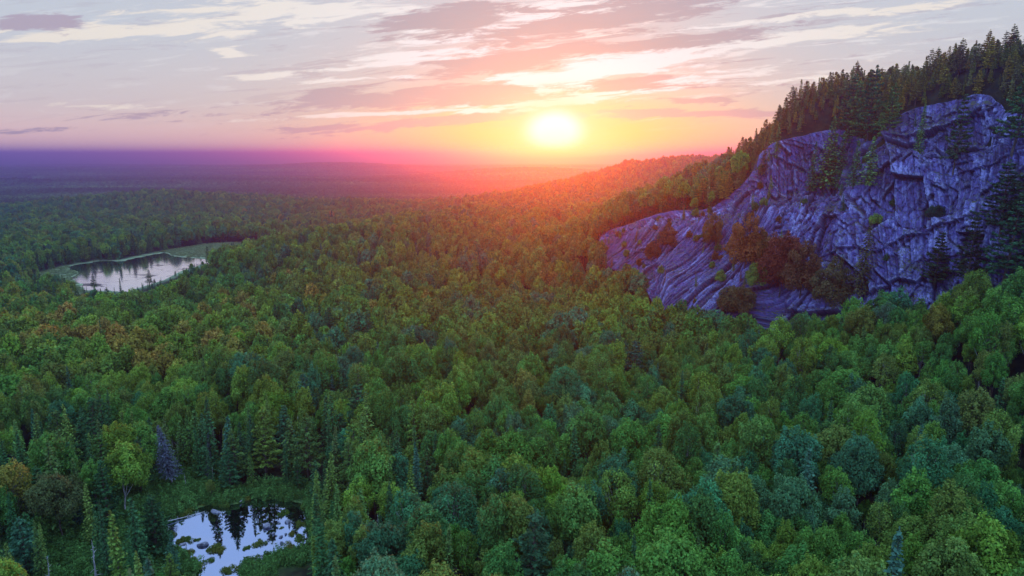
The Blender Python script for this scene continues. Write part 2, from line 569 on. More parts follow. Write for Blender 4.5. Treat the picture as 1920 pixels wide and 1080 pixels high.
M_BARK = bark_material('grey_brown_bark', (0.05, 0.042, 0.035), (0.13, 0.115, 0.10))
M_BIRCH = bark_material('pale_birch_bark', (0.16, 0.16, 0.17), (0.42, 0.43, 0.46), 5.0)
M_DEAD = bark_material('bleached_dead_wood', (0.22, 0.23, 0.26), (0.46, 0.48, 0.54), 4.0)

# ground
M_GROUND, t, o = material('forest_floor')
g = t.new('ShaderNodeNewGeometry')
pos = g.outputs['Position']
mz = t.new('ShaderNodeAttribute', attribute_type='GEOMETRY', attribute_name='marsh')
ms = t.new('ShaderNodeSeparateColor')
t.link(mz.outputs['Color'], ms.inputs[0])
n1 = t.noise(pos, 0.35, 5, 0.6)
n2 = t.noise(pos, 0.02, 4, 0.6)
n3 = t.noise(pos, 0.0035, 4, 0.6)
floor_c = t.mix(t.ramp(n1, 0.4, 0.65), (0.012, 0.016, 0.010), (0.03, 0.035, 0.018))
far_c = t.mix(t.ramp(n2, 0.4, 0.6), (0.030, 0.080, 0.040), (0.070, 0.150, 0.060))
far_c = t.mix(t.ramp(n3, 0.42, 0.6), far_c, (0.035, 0.07, 0.045))
col = t.mix(ms.outputs[1], floor_c, far_c)
marsh_c = t.mix(t.ramp(t.noise(pos, 0.12, 6, 0.7), 0.38, 0.62), (0.12, 0.20, 0.11), (0.26, 0.36, 0.20))
col = t.mix(ms.outputs[0], col, marsh_c)
bank_c = t.mix(t.ramp(t.noise(pos, 0.9, 5, 0.7), 0.35, 0.65), (0.03, 0.07, 0.03), (0.09, 0.17, 0.05))
col = t.mix(ms.outputs[2], col, bank_c)
principled(t, o, col, 0.95, 0.1, n1, 0.5, 0.3)

# rock
M_ROCK, t, o = material('fractured_granite')
a = t.new('ShaderNodeAttribute', attribute_type='GEOMETRY', attribute_name='strike')   # metres along / up the face
uv = a.outputs['Vector']
rk = t.new('ShaderNodeAttribute', attribute_type='GEOMETRY', attribute_name='relief')
rs = t.new('ShaderNodeSeparateColor')
t.link(rk.outputs['Color'], rs.inputs[0])
st = t.noise(t.mapping(uv, scale=(0.34, 0.08, 1)), 1.0, 9, 0.75, 0.0)
st2 = t.noise(t.mapping(uv, scale=(0.9, 0.35, 1), loc=(5, 3, 0)), 1.0, 8, 0.78, 0.0)
bl = t.noise(t.mapping(uv, scale=(0.045, 0.035, 1), loc=(1, 9, 0)), 1.0, 8, 0.68, 0.0)
fine = t.noise(t.mapping(uv, scale=(1.0, 0.7, 1), loc=(2, 3, 0)), 1.6, 6, 0.7)
cell = rs.outputs[2]
base = t.mix(t.ramp(st, 0.38, 0.64), (0.026, 0.020, 0.085), (0.078, 0.070, 0.31))
k1 = t.m('ADD', t.m('MULTIPLY', cell, 0.55), t.m('ADD', t.m('MULTIPLY', bl, 0.9), t.m('MULTIPLY', st2, 0.35)))
base = t.mix(t.ramp(k1, 0.82, 1.08, 0.0, 0.8), base, (0.14, 0.155, 0.50))
base = t.mix(t.ramp(k1, 0.98, 1.12, 0.0, 0.95), base, (0.30, 0.34, 0.72))
streak = t.noise(t.mapping(uv, scale=(0.45, 0.030, 1), loc=(11, 2, 0)), 1.0, 6, 0.7)
base = t.mix(t.m('MULTIPLY', t.ramp(streak, 0.56, 0.66), 0.8), base, (0.19, 0.22, 0.52))
base = t.mix(t.m('MULTIPLY', t.ramp(streak, 0.44, 0.34), 0.6), base, (0.014, 0.012, 0.05))
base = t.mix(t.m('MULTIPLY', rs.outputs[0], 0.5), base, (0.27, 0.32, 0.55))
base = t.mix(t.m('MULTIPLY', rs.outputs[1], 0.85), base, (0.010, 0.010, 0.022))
base = t.mix(t.ramp(fine, 0.36, 0.5), t.mix(0.5, base, (0.02, 0.02, 0.04)), base)
crack = st
ng = t.noise(t.mapping(uv, loc=(20, 4, 0)), 0.11, 6, 0.7)
geo = t.new('ShaderNodeNewGeometry')
sepn = t.new('ShaderNodeSeparateXYZ')
t.link(geo.outputs['Normal'], sepn.inputs[0])
veg = t.m('MULTIPLY', t.ramp(sepn.outputs[2], 0.62, 0.86), t.ramp(ng, 0.42, 0.55))
base = t.mix(t.m('MAXIMUM', veg, t.m('MULTIPLY', t.ramp(ng, 0.62, 0.70), 0.8)), base, (0.045, 0.055, 0.02))
hgt = t.m('ADD', t.m('MULTIPLY', st, 0.7), t.m('ADD', t.m('MULTIPLY', st2, 0.5), t.m('MULTIPLY', fine, 0.3)))
principled(t, o, base, 0.75, 0.35, hgt, 0.8, 0.6)

M_BOULDER, t, o = material('boulder_granite')
g = t.new('ShaderNodeNewGeometry')
n = t.noise(g.outputs['Position'], 1.2, 6, 0.7)
principled(t, o, t.mix(t.ramp(n, 0.4, 0.62), (0.09, 0.10, 0.14), (0.25, 0.27, 0.35)), 0.8, 0.3, n, 0.7, 0.2)


def water_material(name, tint, refl, scale, bstr, marks=False):
    m, t, o = material(name)
    g = t.new('ShaderNodeNewGeometry')
    n = t.noise(t.mapping(g.outputs['Position'], scale=(0.6, 1.6, 1)), scale, 4, 0.6)
    bp = t.new('ShaderNodeBump')
    bp.inputs['Strength'].default_value = bstr
    bp.inputs['Distance'].default_value = 0.02
    t.link(n, bp.inputs['Height'])
    gl = t.new('ShaderNodeBsdfGlossy')
    gl.inputs['Color'].default_value = (*tint, 1)
    gl.inputs['Roughness'].default_value = 0.10 if marks else 0.03
    t.link(bp.outputs[0], gl.inputs['Normal'])
    df = t.new('ShaderNodeBsdfDiffuse')
    df.inputs['Color'].default_value = (0.012, 0.018, 0.02, 1)
    mx = t.new('ShaderNodeMixShader')
    if marks:
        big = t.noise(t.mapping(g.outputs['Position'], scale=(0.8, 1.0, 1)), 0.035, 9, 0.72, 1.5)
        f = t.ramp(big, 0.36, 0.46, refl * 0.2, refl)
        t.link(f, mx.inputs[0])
    else:
        mx.inputs[0].default_value = refl
    t.link(df.outputs[0], mx.inputs[1])
    t.link(gl.outputs[0], mx.inputs[2])
    t.link(mx.outputs[0], o.inputs['Surface'])
    return m


M_WATER = water_material('still_pond_water', (0.50, 0.57, 0.68), 0.92, 0.8, 0.06)
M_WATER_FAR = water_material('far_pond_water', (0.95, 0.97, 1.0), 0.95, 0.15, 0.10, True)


# ------------------------------------------------------------------ mesh helpers
def mesh_np(name, verts, quads, mats, tone=None, midx=None, smooth=False, attrs=None, tris=False):
    me = bpy.data.meshes.new(name)
    verts = np.asarray(verts, np.float32)
    quads = np.asarray(quads, np.int32)
    k = quads.shape[1]
    me.vertices.add(len(verts))
    me.vertices.foreach_set('co', verts.ravel())
    me.loops.add(quads.size)
    me.loops.foreach_set('vertex_index', quads.ravel())
    me.polygons.add(len(quads))
    me.polygons.foreach_set('loop_start', np.arange(0, quads.size, k, dtype=np.int32))
    if midx is not None:
        me.polygons.foreach_set('material_index', np.asarray(midx, np.int32))
    me.polygons.foreach_set('use_smooth', np.full(len(quads), smooth, dtype=bool))
    for m in mats:
        me.materials.append(m)
    al = dict(attrs or {})
    if tone is not None:
        al['tone'] = tone
    for nm, v in al.items():
        at = me.attributes.new(nm, 'FLOAT_VECTOR' if nm == 'strike' else 'FLOAT_COLOR', 'POINT')
        v = np.asarray(v, np.float32)
        if nm == 'strike':
            at.data.foreach_set('vector', v.ravel())
        else:
            if v.shape[1] == 3:
                v = np.concatenate([v, np.ones((len(v), 1), np.float32)], 1)
            at.data.foreach_set('color', v.ravel())
    me.update(calc_edges=True)
    return me


def link(name, me, parent=None, **props):
    ob = bpy.data.objects.new(name, me)
    COL.objects.link(ob)
    if parent is not None:
        ob.parent = parent
    for k, v in props.items():
        ob[k] = v
    return ob


class Soup:
    """collects quads with a colour tone and a material index"""
    def __init__(s):
        s.v, s.q, s.t, s.m = [], [], [], []
        s.n = 0

    def add(s, v, q, tone, mi):
        v = np.asarray(v, float)
        q = np.asarray(q, int)
        s.v.append(v)
        s.q.append(q + s.n)
        tone = np.asarray(tone, float)
        if tone.ndim == 1:
            tone = np.repeat(tone[None], len(v), 0)
        s.t.append(tone)
        s.m.append(np.full(len(q), mi))
        s.n += len(v)

    def mesh(s, name, mats):
        return mesh_np(name, np.concatenate(s.v), np.concatenate(s.q), mats, np.concatenate(s.t), np.concatenate(s.m))


def tube(path, radii, sides=6):
    path = np.asarray(path, float)
    n = len(path)
    V = []
    for i in range(n):
        d = path[min(i + 1, n - 1)] - path[max(i - 1, 0)]
        d /= np.linalg.norm(d) + 1e-9
        a = np.cross(d, (0.31, 0.95, 0.05))
        a /= np.linalg.norm(a) + 1e-9
        b = np.cross(d, a)
        th = np.linspace(0, 2 * math.pi, sides, endpoint=False)
        V.append(path[i] + radii[i] * (np.cos(th)[:, None] * a + np.sin(th)[:, None] * b))
    V = np.concatenate(V)
    Q = []
    for i in range(n - 1):
        for k in range(sides):
            k2 = (k + 1) % sides
            Q.append((i * sides + k, i * sides + k2, (i + 1) * sides + k2, (i + 1) * sides + k))
    return V, np.array(Q)


def cards(cent, nrm, size, r, aspect=0.7, jit=0.55):
    """leaf clump faces: one bent quad per centre"""
    n = len(cent)
    nn = nrm + r.normal(0, jit, (n, 3))
    nn /= np.linalg.norm(nn, axis=1)[:, None] + 1e-9
    rv = r.normal(0, 1, (n, 3))
    a = np.cross(nn, rv)
    a /= np.linalg.norm(a, axis=1)[:, None] + 1e-9
    b = np.cross(nn, a)
    s = size * r.uniform(0.6, 1.35, (n, 1))
    v = np.stack([cent - a * s, cent - b * s * aspect + nn * s * 0.18, cent + a * s, cent + b * s * aspect - nn * s * 0.1], 1).reshape(-1, 3)
    q = np.arange(n * 4).reshape(n, 4)
    return v, q


def broadleaf(seed, leaf=0.26, dens=1.0, shape=0):
    """unit-ish tree about 13 m tall; returns (trunk soup, crown soup)"""
    r = np.random.default_rng(seed)
    H = r.uniform(12.0, 14.0)
    RX = r.uniform(2.7, 3.4)
    if shape == 1:
        RX *= 0.78
    if shape in (2, 3):
        RX *= 1.22
    crown_h = H * (r.uniform(0.60, 0.74) if shape != 3 else 0.92)
    cz = H - crown_h * 0.52
    RZ = crown_h * 0.5
    lean = r.normal(0, 0.35, 2)
    T, C = Soup(), Soup()
    # trunk with two or three leading limbs
    zs = np.linspace(-1.2, H * 0.82, 9)
    wob = np.cumsum(r.normal(0, 0.10, (9, 2)), 0)
    wob -= wob[1]
    path = np.stack([wob[:, 0] + lean[0] * zs / H, wob[:, 1] + lean[1] * zs / H, zs], 1)
    rad = np.interp(zs, [-1.2, 0.2, H * 0.82], [0.26, 0.17, 0.03])
    v, q = tube(path, rad, 6)
    T.add(v, q, (0.5, 0.5, 0.5), 0)
    nl = int(r.integers(28, 40))
    lobes = []
    for i in range(nl):
        ph = i * 2.399963 + r.uniform(-0.4, 0.4)
        u = (i + 0.5) / nl
        zt = 1 - 1.62 * u + r.uniform(-0.08, 0.08)           # upper part of the envelope
        rr = math.sqrt(max(0.0, 1 - min(1, abs(zt)) ** 2.2))
        k = r.uniform(0.52, 1.08)
        L = r.choice([r.uniform(0.16, 0.26), r.uniform(0.26, 0.42)]) * RX * (1.15 if abs(zt) < 0.5 else 0.9)
        lobes.append((rr * math.cos(ph) * RX * k + lean[0], rr * math.sin(ph) * RX * k + lean[1], cz + zt * RZ * (0.86 if zt > 0 else 0.8) + r.uniform(-.3, .3), L,
                      r.uniform(0.85, 1.4), r.uniform(0.60, 1.40)))
    for k in range(4):                                       # leading shoots that break the outline
        ph = r.uniform(0, 6.28)
        q_ = r.uniform(0.1, 0.75)
        lobes.append((q_ * RX * math.cos(ph) + lean[0], q_ * RX * math.sin(ph) + lean[1], cz + RZ * math.sqrt(1 - q_ * q_) * r.uniform(0.95, 1.12), RX * r.uniform(0.10, 0.17), r.uniform(1.6, 2.6), r.uniform(0.9, 1.3)))
    lobes.append((lean[0], lean[1], cz, RX * 0.5, 1.3, 0.8))
    lb = np.array(lobes)
    for k in range(18 if shape == 4 else 7):
        i = int(r.integers(0, nl))
        base = path[int(r.integers(3, 7))]
        end = lb[i, :3] * np.array([0.92, 0.92, 1.0])
        mid = (base + end) / 2 + np.array([0, 0, -0.4])
        v, q = tube([base, mid, end], [0.085, 0.055, 0.02], 5)
        T.add(v, q, (0.5, 0.5, 0.5), 0)
    for i, (x, y, z, L, st_, tn) in enumerate(lobes):
        n = int(dens * 210 * (L / 1.3) ** 2 * (0.26 / leaf) ** 1.6)
        n = max(int(n * (0.45 if shape == 4 else 1)), 8)
        d = r.normal(0, 1, (n, 3))
        d[:, 2] += 0.35
        d /= np.linalg.norm(d, axis=1)[:, None]
        rad = L * (1 + 0.18 * np.sin(d[:, 0] * 7 + i) * np.sin(d[:, 1] * 7 + 2 * i)) * r.uniform(0.72, 1.10, n)
        p = np.array([x, y, z]) + d * rad[:, None] * np.array([1, 1, st_])
        dd = np.sqrt((((p[:, None] - lb[None, :, :3]) / np.stack([np.ones(len(lb)), np.ones(len(lb)), lb[:, 4]], 1)[None]) ** 2).sum(2)) / lb[None, :, 3]
        dd[:, i] = 9
        keep = dd.min(1) > (0.72 if shape != 4 else 0.3)
        p, d = p[keep], d[keep]
        if len(p) == 0:
            continue
        v, q = cards(p, d + np.array([0, 0, 0.35]), leaf, r)
        tt = tn * r.uniform(0.72, 1.3, len(p))
        hue = r.normal(0, 0.06, len(p))
        tone = np.stack([0.5 * tt * (1 + hue * 1.5), 0.5 * tt, 0.5 * tt * (1 - hue)], 1)
        C.add(v, q, np.repeat(tone, 4, 0), 1)
    # sprigs standing out of the outline
    ns = int(80 * dens)
    ph = r.uniform(0, 2 * math.pi, ns)
    zt = r.uniform(-0.1, 1, ns)
    rr = np.sqrt(1 - zt ** 2)
    base = np.stack([rr * np.cos(ph) * RX * 0.95 + lean[0], rr * np.sin(ph) * RX * 0.95 + lean[1], cz + zt * RZ * 1.02], 1)
    dirn = np.stack([rr * np.cos(ph), rr * np.sin(ph), zt + 0.8], 1)
    dirn /= np.linalg.norm(dirn, axis=1)[:, None]
    for k in range(4):
        p = base + dirn * (0.18 * k + 0.1) * (leaf / 0.26) ** 0.5 + r.normal(0, 0.08, base.shape)
        v, q = cards(p, dirn, leaf * (0.9 - 0.14 * k), r)
        C.add(v, q, (0.56, 0.56, 0.52), 1)
    return T, C


def spruce(seed, leaf=0.30, width=1.0, dens=1.0, sparse=0.0):
    r = np.random.default_rng(seed)
    H = r.uniform(12, 14.5)
    T, C = Soup(), Soup()
    zs = np.linspace(-1.2, H, 8)
    path = np.stack([r.normal(0, 0.05, 8), r.normal(0, 0.05, 8), zs], 1)
    v, q = tube(path, np.interp(zs, [-1.2, 0.3, H], [0.24, 0.17, 0.015]), 6)
    T.add(v, q, (0.5, 0.5, 0.5), 0)
    z = H * 0.10 + sparse * H * 0.2
    Rm = 2.05 * width
    cs, ns_, tn = [], [], []
    ph0 = 0
    while z < H - 0.15:
        f = (H - z) / (H * 0.9)
        L = Rm * min(1.0, (f ** 0.85) * 1.05) * r.uniform(0.85, 1.1) + 0.12
        nb = max(4, int((5 + 5 * f) * dens ** 0.5))
        ph0 += r.uniform(0.3, 1.2)
        for b in range(nb):
            if sparse and r.uniform() < sparse * 0.6:
                continue
            ph = ph0 + 2 * math.pi * b / nb + r.uniform(-0.2, 0.2)
            Lb = L * r.uniform(0.68, 1.15)
            ds = leaf * 1.25
            m_ = max(2, int(Lb / ds * dens ** 0.5))
            tb = r.uniform(0.7, 1.25)
            for k in range(m_):
                s = (k + 0.7) / m_
                x = Lb * s
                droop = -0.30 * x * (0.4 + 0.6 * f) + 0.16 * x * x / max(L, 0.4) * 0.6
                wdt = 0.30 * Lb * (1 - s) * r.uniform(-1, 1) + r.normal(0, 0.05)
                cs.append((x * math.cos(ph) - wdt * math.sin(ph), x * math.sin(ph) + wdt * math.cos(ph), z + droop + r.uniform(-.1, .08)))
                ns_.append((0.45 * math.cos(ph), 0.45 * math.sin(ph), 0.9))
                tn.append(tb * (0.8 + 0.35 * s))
        z += r.uniform(0.30, 0.46) * (leaf / 0.30) ** 0.5 * (1 + 0.6 * f) / dens ** 0.3
    for k in range(4):
        cs.append((0, 0, H - 0.1 - 0.22 * k + 0.2))
        ns_.append((0.5, 0.5, 0.3))
        tn.append(1.1)
    cs, ns_, tn = np.array(cs), np.array(ns_), np.array(tn)
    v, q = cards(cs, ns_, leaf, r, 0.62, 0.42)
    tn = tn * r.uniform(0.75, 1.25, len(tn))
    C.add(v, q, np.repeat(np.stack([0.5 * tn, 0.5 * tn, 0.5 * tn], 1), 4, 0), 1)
    return T, C


def pine(seed, leaf=0.34, dens=1.0):
    """white pine: plates of upswept boughs with gaps between them"""
    r = np.random.default_rng(seed)
    H = r.uniform(14, 16)
    T, C = Soup(), Soup()
    zs = np.linspace(-1.2, H, 9)
    wob = np.cumsum(r.normal(0, 0.08, (9, 2)), 0)
    path = np.stack([wob[:, 0], wob[:, 1], zs], 1)
    v, q = tube(path, np.interp(zs, [-1.2, 0.3, H], [0.33, 0.24, 0.02]), 6)
    T.add(v, q, (0.5, 0.5, 0.5), 0)
    cs, ns_, tn = [], [], []
    z = H * r.uniform(0.16, 0.24)
    ph0 = r.uniform(0, 6)
    while z < H - 0.3:
        f = (H - z) / (H * 0.85)
        L = 3.6 * (f ** 0.75) * r.uniform(0.75, 1.1) + 0.35
        nb = int(r.integers(4, 7))
        ph0 += r.uniform(0.5, 1.4)
        cx, cy_ = np.interp(z, zs, path[:, 0]), np.interp(z, zs, path[:, 1])
        for b in range(nb):
            ph = ph0 + 2 * math.pi * b / nb + r.uniform(-0.3, 0.3)
            Lb = L * r.uniform(0.6, 1.2)
            up = r.uniform(0.0, 0.22)
            e = (cx + Lb * math.cos(ph), cy_ + Lb * math.sin(ph), z + up * Lb)
            v, q = tube([(cx, cy_, z), ((cx + e[0]) / 2, (cy_ + e[1]) / 2, z + up * Lb * 0.3), e], [0.06, 0.04, 0.012], 4)
            T.add(v, q, (0.5, 0.5, 0.5), 0)
            m_ = int(Lb * 9 * dens * (0.34 / leaf) ** 1.5) + 3
            tb = r.uniform(0.7, 1.25)
            s = r.uniform(0.28, 1.05, m_) ** 0.8
            wd = r.normal(0, 0.22, m_) * Lb * (1.15 - s)
            x = Lb * s
            cs.append(np.stack([cx + x * math.cos(ph) - wd * math.sin(ph), cy_ + x * math.sin(ph) + wd * math.cos(ph), z + up * x * s + 0.12 + r.normal(0, 0.10, m_)], 1))
            ns_.append(np.tile([0.25 * math.cos(ph), 0.25 * math.sin(ph), 1.0], (m_, 1)))
            tn.append(tb * r.uniform(0.75, 1.25, m_))
        z += r.uniform(0.55, 0.95)
    m_ = 14
    cs.append(np.stack([path[-1, 0] + r.normal(0, .18, m_), path[-1, 1] + r.normal(0, .18, m_), H - r.uniform(-0.3, 0.9, m_)], 1))
    ns_.append(np.tile([0.3, 0.3, 0.6], (m_, 1)))
    tn.append(np.ones(m_))
    cs, ns_, tn = np.concatenate(cs), np.concatenate(ns_), np.concatenate(tn)
    v, q = cards(cs, ns_, leaf, r, 0.55, 0.45)
    C.add(v, q, np.repeat(np.stack([0.5 * tn] * 3, 1), 4, 0), 1)
    return T, C


def snag(seed):
    r = np.random.default_rng(seed)
    H = r.uniform(7, 11)
    T = Soup()
    n = 9
    zs = np.linspace(-0.6, H, n)
    wob = np.cumsum(r.normal(0, 0.07, (n, 2)), 0)
    path = np.stack([wob[:, 0] + 0.06 * zs * r.uniform(-1, 1), wob[:, 1], zs], 1)
    v, q = tube(path, np.interp(zs, [-0.6, H * 0.8, H], [0.17, 0.06, 0.012]), 6)
    T.add(v, q, (0.5, 0.5, 0.5), 0)
    B = Soup()
    for k in range(16):
        zz = r.uniform(H * 0.25, H * 0.97)
        ph = r.uniform(0, 2 * math.pi)
        L = r.uniform(0.3, 1.5) * (1.2 - zz / H)
        c0 = np.array([np.interp(zz, zs, path[:, 0]), np.interp(zz, zs, path[:, 1]), zz])
        e = c0 + np.array([math.cos(ph) * L, math.sin(ph) * L, r.uniform(-0.1, 0.5) * L])
        v, q = tube([c0, (c0 + e) / 2 + (0, 0, 0.06), e], [0.045, 0.03, 0.01], 4)
        B.add(v, q, (0.5, 0.5, 0.5), 0)
    return T, B


def join(T, C):
    s = Soup()
    for a_ in (T, C):
        for v, q, tn, m_ in zip(a_.v, a_.q, a_.t, a_.m):
            s.v.append(v)
            s.t.append(tn)
            s.m.append(m_)
        off = 0
        for q in a_.q:
            s.q.append(q + s.n)
        s.n += a_.n
    return s


# prototypes ----------------------------------------------------------------
BL_HI = [broadleaf(100 + i, 0.18, 1.35, (4, 0, 1, 2, 0, 1, 4, 2)[i]) for i in range(8)]
SP_HI = [spruce(200 + i, 0.24, (1.0, 0.8, 1.15, 0.62, 0.7)[i], 1.3) for i in range(5)]
PN_HI = [pine(300 + i, 0.25, 1.5) for i in range(4)]
SN_HI = [snag(400 + i) for i in range(4)]
BUSH = [broadleaf(150 + i, 0.20, 1.3, 3) for i in range(3)]
bush_mesh = [(T.mesh('bush_trunk', [M_BARK]), C.mesh('bush_crown', [M_BARK, M_LEAF])) for T, C in BUSH]
bl_mesh = [(T.mesh('broadleaf_trunk', [M_BIRCH if i % 3 == 0 else M_BARK]), C.mesh('broadleaf_crown', [M_BARK, M_LEAF])) for i, (T, C) in enumerate(BL_HI)]
sp_mesh = [(T.mesh('spruce_trunk', [M_BARK]), C.mesh('spruce_crown', [M_BARK, M_NEEDLE])) for T, C in SP_HI]
pn_mesh = [(T.mesh('pine_trunk', [M_BARK]), C.mesh('pine_crown', [M_BARK, M_NEEDLE])) for T, C in PN_HI]
sn_mesh = [(T.mesh('snag_trunk', [M_DEAD]), B.mesh('snag_branches', [M_DEAD])) for T, B in SN_HI]

protos = bpy.data.collections.new('forest_prototypes')          # never linked: only the scatters read it
PROTO = {}


def reg(kind, me):
    k = len(protos.objects)
    ob = bpy.data.objects.new('p%03d' % k, me)
    protos.objects.link(ob)
    PROTO.setdefault(kind, []).append(k)


for i, (T, C) in enumerate(BL_HI):
    reg('b0', join(T, C).mesh('b', [M_BIRCH if i % 3 == 0 else M_BARK, M_LEAF]))
for i in range(8):
    reg('b1', join(*broadleaf(500 + i, 0.40, 1.0, (0, 4, 1, 2, 0, 1, 0, 2)[i])).mesh('b', [M_BARK, M_LEAF]))
for i in range(6):
    reg('b2', broadleaf(530 + i, 0.75, 1.0, (0, 0, 1, 2, 0, 2)[i])[1].mesh('b', [M_BARK, M_LEAF]))
for T, C in SP_HI:
    reg('s0', join(T, C).mesh('s', [M_BARK, M_NEEDLE]))
for i in range(5):
    reg('s1', join(*spruce(560 + i, 0.42, (1.0, 0.8, 1.1, 0.7, 0.9)[i], 1.0)).mesh('s', [M_BARK, M_NEEDLE]))
for i in range(4):
    reg('s2', spruce(570 + i, 0.75, 1.0, 0.8)[1].mesh('s', [M_BARK, M_NEEDLE]))
for T, C in PN_HI:
    reg('n0', join(T, C).mesh('n', [M_BARK, M_NEEDLE]))
for i in range(3):
    reg('n1', join(*pine(590 + i, 0.50, 1.0)).mesh('n', [M_BARK, M_NEEDLE]))


def patch(seed, size, spacing, leaf, per):
    """a stand of many far crowns as one mesh"""
    r = np.random.default_rng(seed)
    C = Soup()
    n = int(size / spacing)
    P_, N_, T_ = [], [], []
    for i in range(n):
        for j in range(n):
            x = (i + 0.5 + r.uniform(-.45, .45)) * spacing - size / 2
            y = (j + 0.5 + r.uniform(-.45, .45)) * spacing - size / 2
            if math.hypot(x, y) > size * 0.62:
                continue
            con = r.uniform() < 0.25
            h = r.uniform(8, 13)
            rr = spacing * r.uniform(0.5, 0.75) * (0.6 if con else 1)
            d = r.normal(0, 1, (per, 3))
            d[:, 2] = np.abs(d[:, 2]) + 0.2
            d /= np.linalg.norm(d, axis=1)[:, None]
            p = np.array([x, y, h - rr]) + d * rr * np.array([1, 1, 1.5 if con else 1.0])
            P_.append(p)
            N_.append(d)
            T_.append(np.full(per, r.uniform(0.6, 1.3) * (0.7 if con else 1)) * r.uniform(0.8, 1.2, per))
    P_, N_, T_ = np.concatenate(P_), np.concatenate(N_), np.concatenate(T_)
    v, q = cards(P_, N_, leaf, r, 0.8, 0.35)
    C.add(v, q, np.repeat(np.stack([0.5 * T_] * 3, 1), 4, 0), 1)
    return C.mesh('patch', [M_BARK, M_LEAF])


for i in range(5):
    reg('f1', patch(700 + i, 42, 6.5, 1.3, 16))
for i in range(4):
    reg('f2', patch(720 + i, 110, 11, 3.0, 14))


# ------------------------------------------------------------------ ground sheet
ang_f = np.arange(-48, 48.01, 0.24)
ang_b = np.arange(51, 309.01, 5.0)
ang = np.radians(np.concatenate([ang_f, ang_b]))
rad = np.concatenate([[1.0, 15.0], np.geomspace(30, 1600, 300), np.geomspace(1625, 27000, 110)])
AA, RR = np.meshgrid(ang, rad)
GX, GY = RR * np.sin(AA), RR * np.cos(AA)
GZt = height(GX, GY)
nA, nR = len(ang), len(rad)
idx = np.arange(nA * nR).reshape(nR, nA)
nxt = np.roll(idx, -1, axis=1)
quads = np.stack([idx[:-1], idx[1:], nxt[1:], nxt[:-1]], -1).reshape(-1, 4)
nearf, farf, marshf, lakef = pond_fields(GX, GY)
mk = np.clip(1 - marshf / 8, 0, 1)
mk = np.maximum(mk, np.clip(1 - (farf - 2) / 8, 0, 1))
mk = np.maximum(mk, meadow(GX, GY))
dk = np.clip((np.hypot(GX, GY) - 1500) / 2500, 0, 1)
bk = np.clip(1 - (nearf - 3) / 5, 0, 1)
col = np.stack([mk, dk, bk], -1).reshape(-1, 3)
me = mesh_np('ground', np.stack([GX, GY, GZt], -1).reshape(-1, 3), quads, [M_GROUND], smooth=True, attrs={'marsh': col})
link('ground', me, kind='structure')


def water_sheet(name, poly, zw, m_, grow, label):
    poly = sorted(set((float(a_), float(b_)) for a_, b_ in poly))     # convex hull: the shore itself is where the ground rises through it
    def half(ps):
        h_ = []
        for p_ in ps:
            while len(h_) > 1 and (h_[-1][0] - h_[-2][0]) * (p_[1] - h_[-2][1]) - (h_[-1][1] - h_[-2][1]) * (p_[0] - h_[-2][0]) <= 0:
                h_.pop()
            h_.append(p_)
        return h_[:-1]
    poly = np.array(half(poly) + half(poly[::-1]))
    c0 = poly.mean(0)
    n = len(poly)
    v = []
    for x, y in poly:
        d = np.array([x, y]) - c0
        L = np.linalg.norm(d)
        d = d / L * (L + grow)
        v.append((c0[0] + d[0], c0[1] + d[1], zw))
    me = bpy.data.meshes.new(name)
    me.from_pydata([(c0[0], c0[1], zw)] + v, [], [(0, 1 + i, 1 + (i + 1) % n) for i in range(n)])
    me.materials.append(m_)
    ob = link(name, me, kind='structure', label=label)
    return ob


water_sheet('near_pond_water', near_poly, NEAR_POND_Z, M_WATER, 6, 'small still pond reflecting pale blue sky')
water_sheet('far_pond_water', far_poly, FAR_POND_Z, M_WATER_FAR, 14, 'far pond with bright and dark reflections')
water_sheet('rill_water', rill_poly, FAR_POND_Z + 0.01, M_WATER_FAR, 3, 'narrow strip of water in front of far pond')
water_sheet('distant_lake_water', lake_poly, CAM_Z - 118, M_WATER_FAR, 5, 'pale distant lake at left edge')

# ------------------------------------------------------------------ cliff
NU, NV = 760, 300
tu = np.linspace(0, len(CL) - 1, NU)
tv = np.linspace(0, 5, NV)
G1 = catmull(CW, tu, 0)
G2 = catmull(G1, tv, 1)                                      # NU x NV x 3
du = np.gradient(G2, axis=0)
dv = np.gradient(G2, axis=1)
nr = np.cross(dv, du)
nr /= np.linalg.norm(nr, axis=2)[..., None] + 1e-9
flip = np.sign((nr * np.array([-0.3, -1, 0.2])).sum(2).mean())
nr *= flip
su = np.cumsum(np.linalg.norm(du, axis=2), 0)
sv = np.cumsum(np.linalg.norm(dv, axis=2), 1)
su = su[:, NV // 2][:, None] * np.ones((1, NV))              # metres along the strike
UU = np.linspace(0, 1, NU)[:, None] * np.ones((1, NV))
VV = np.ones((NU, 1)) * np.linspace(0, 1, NV)[None]
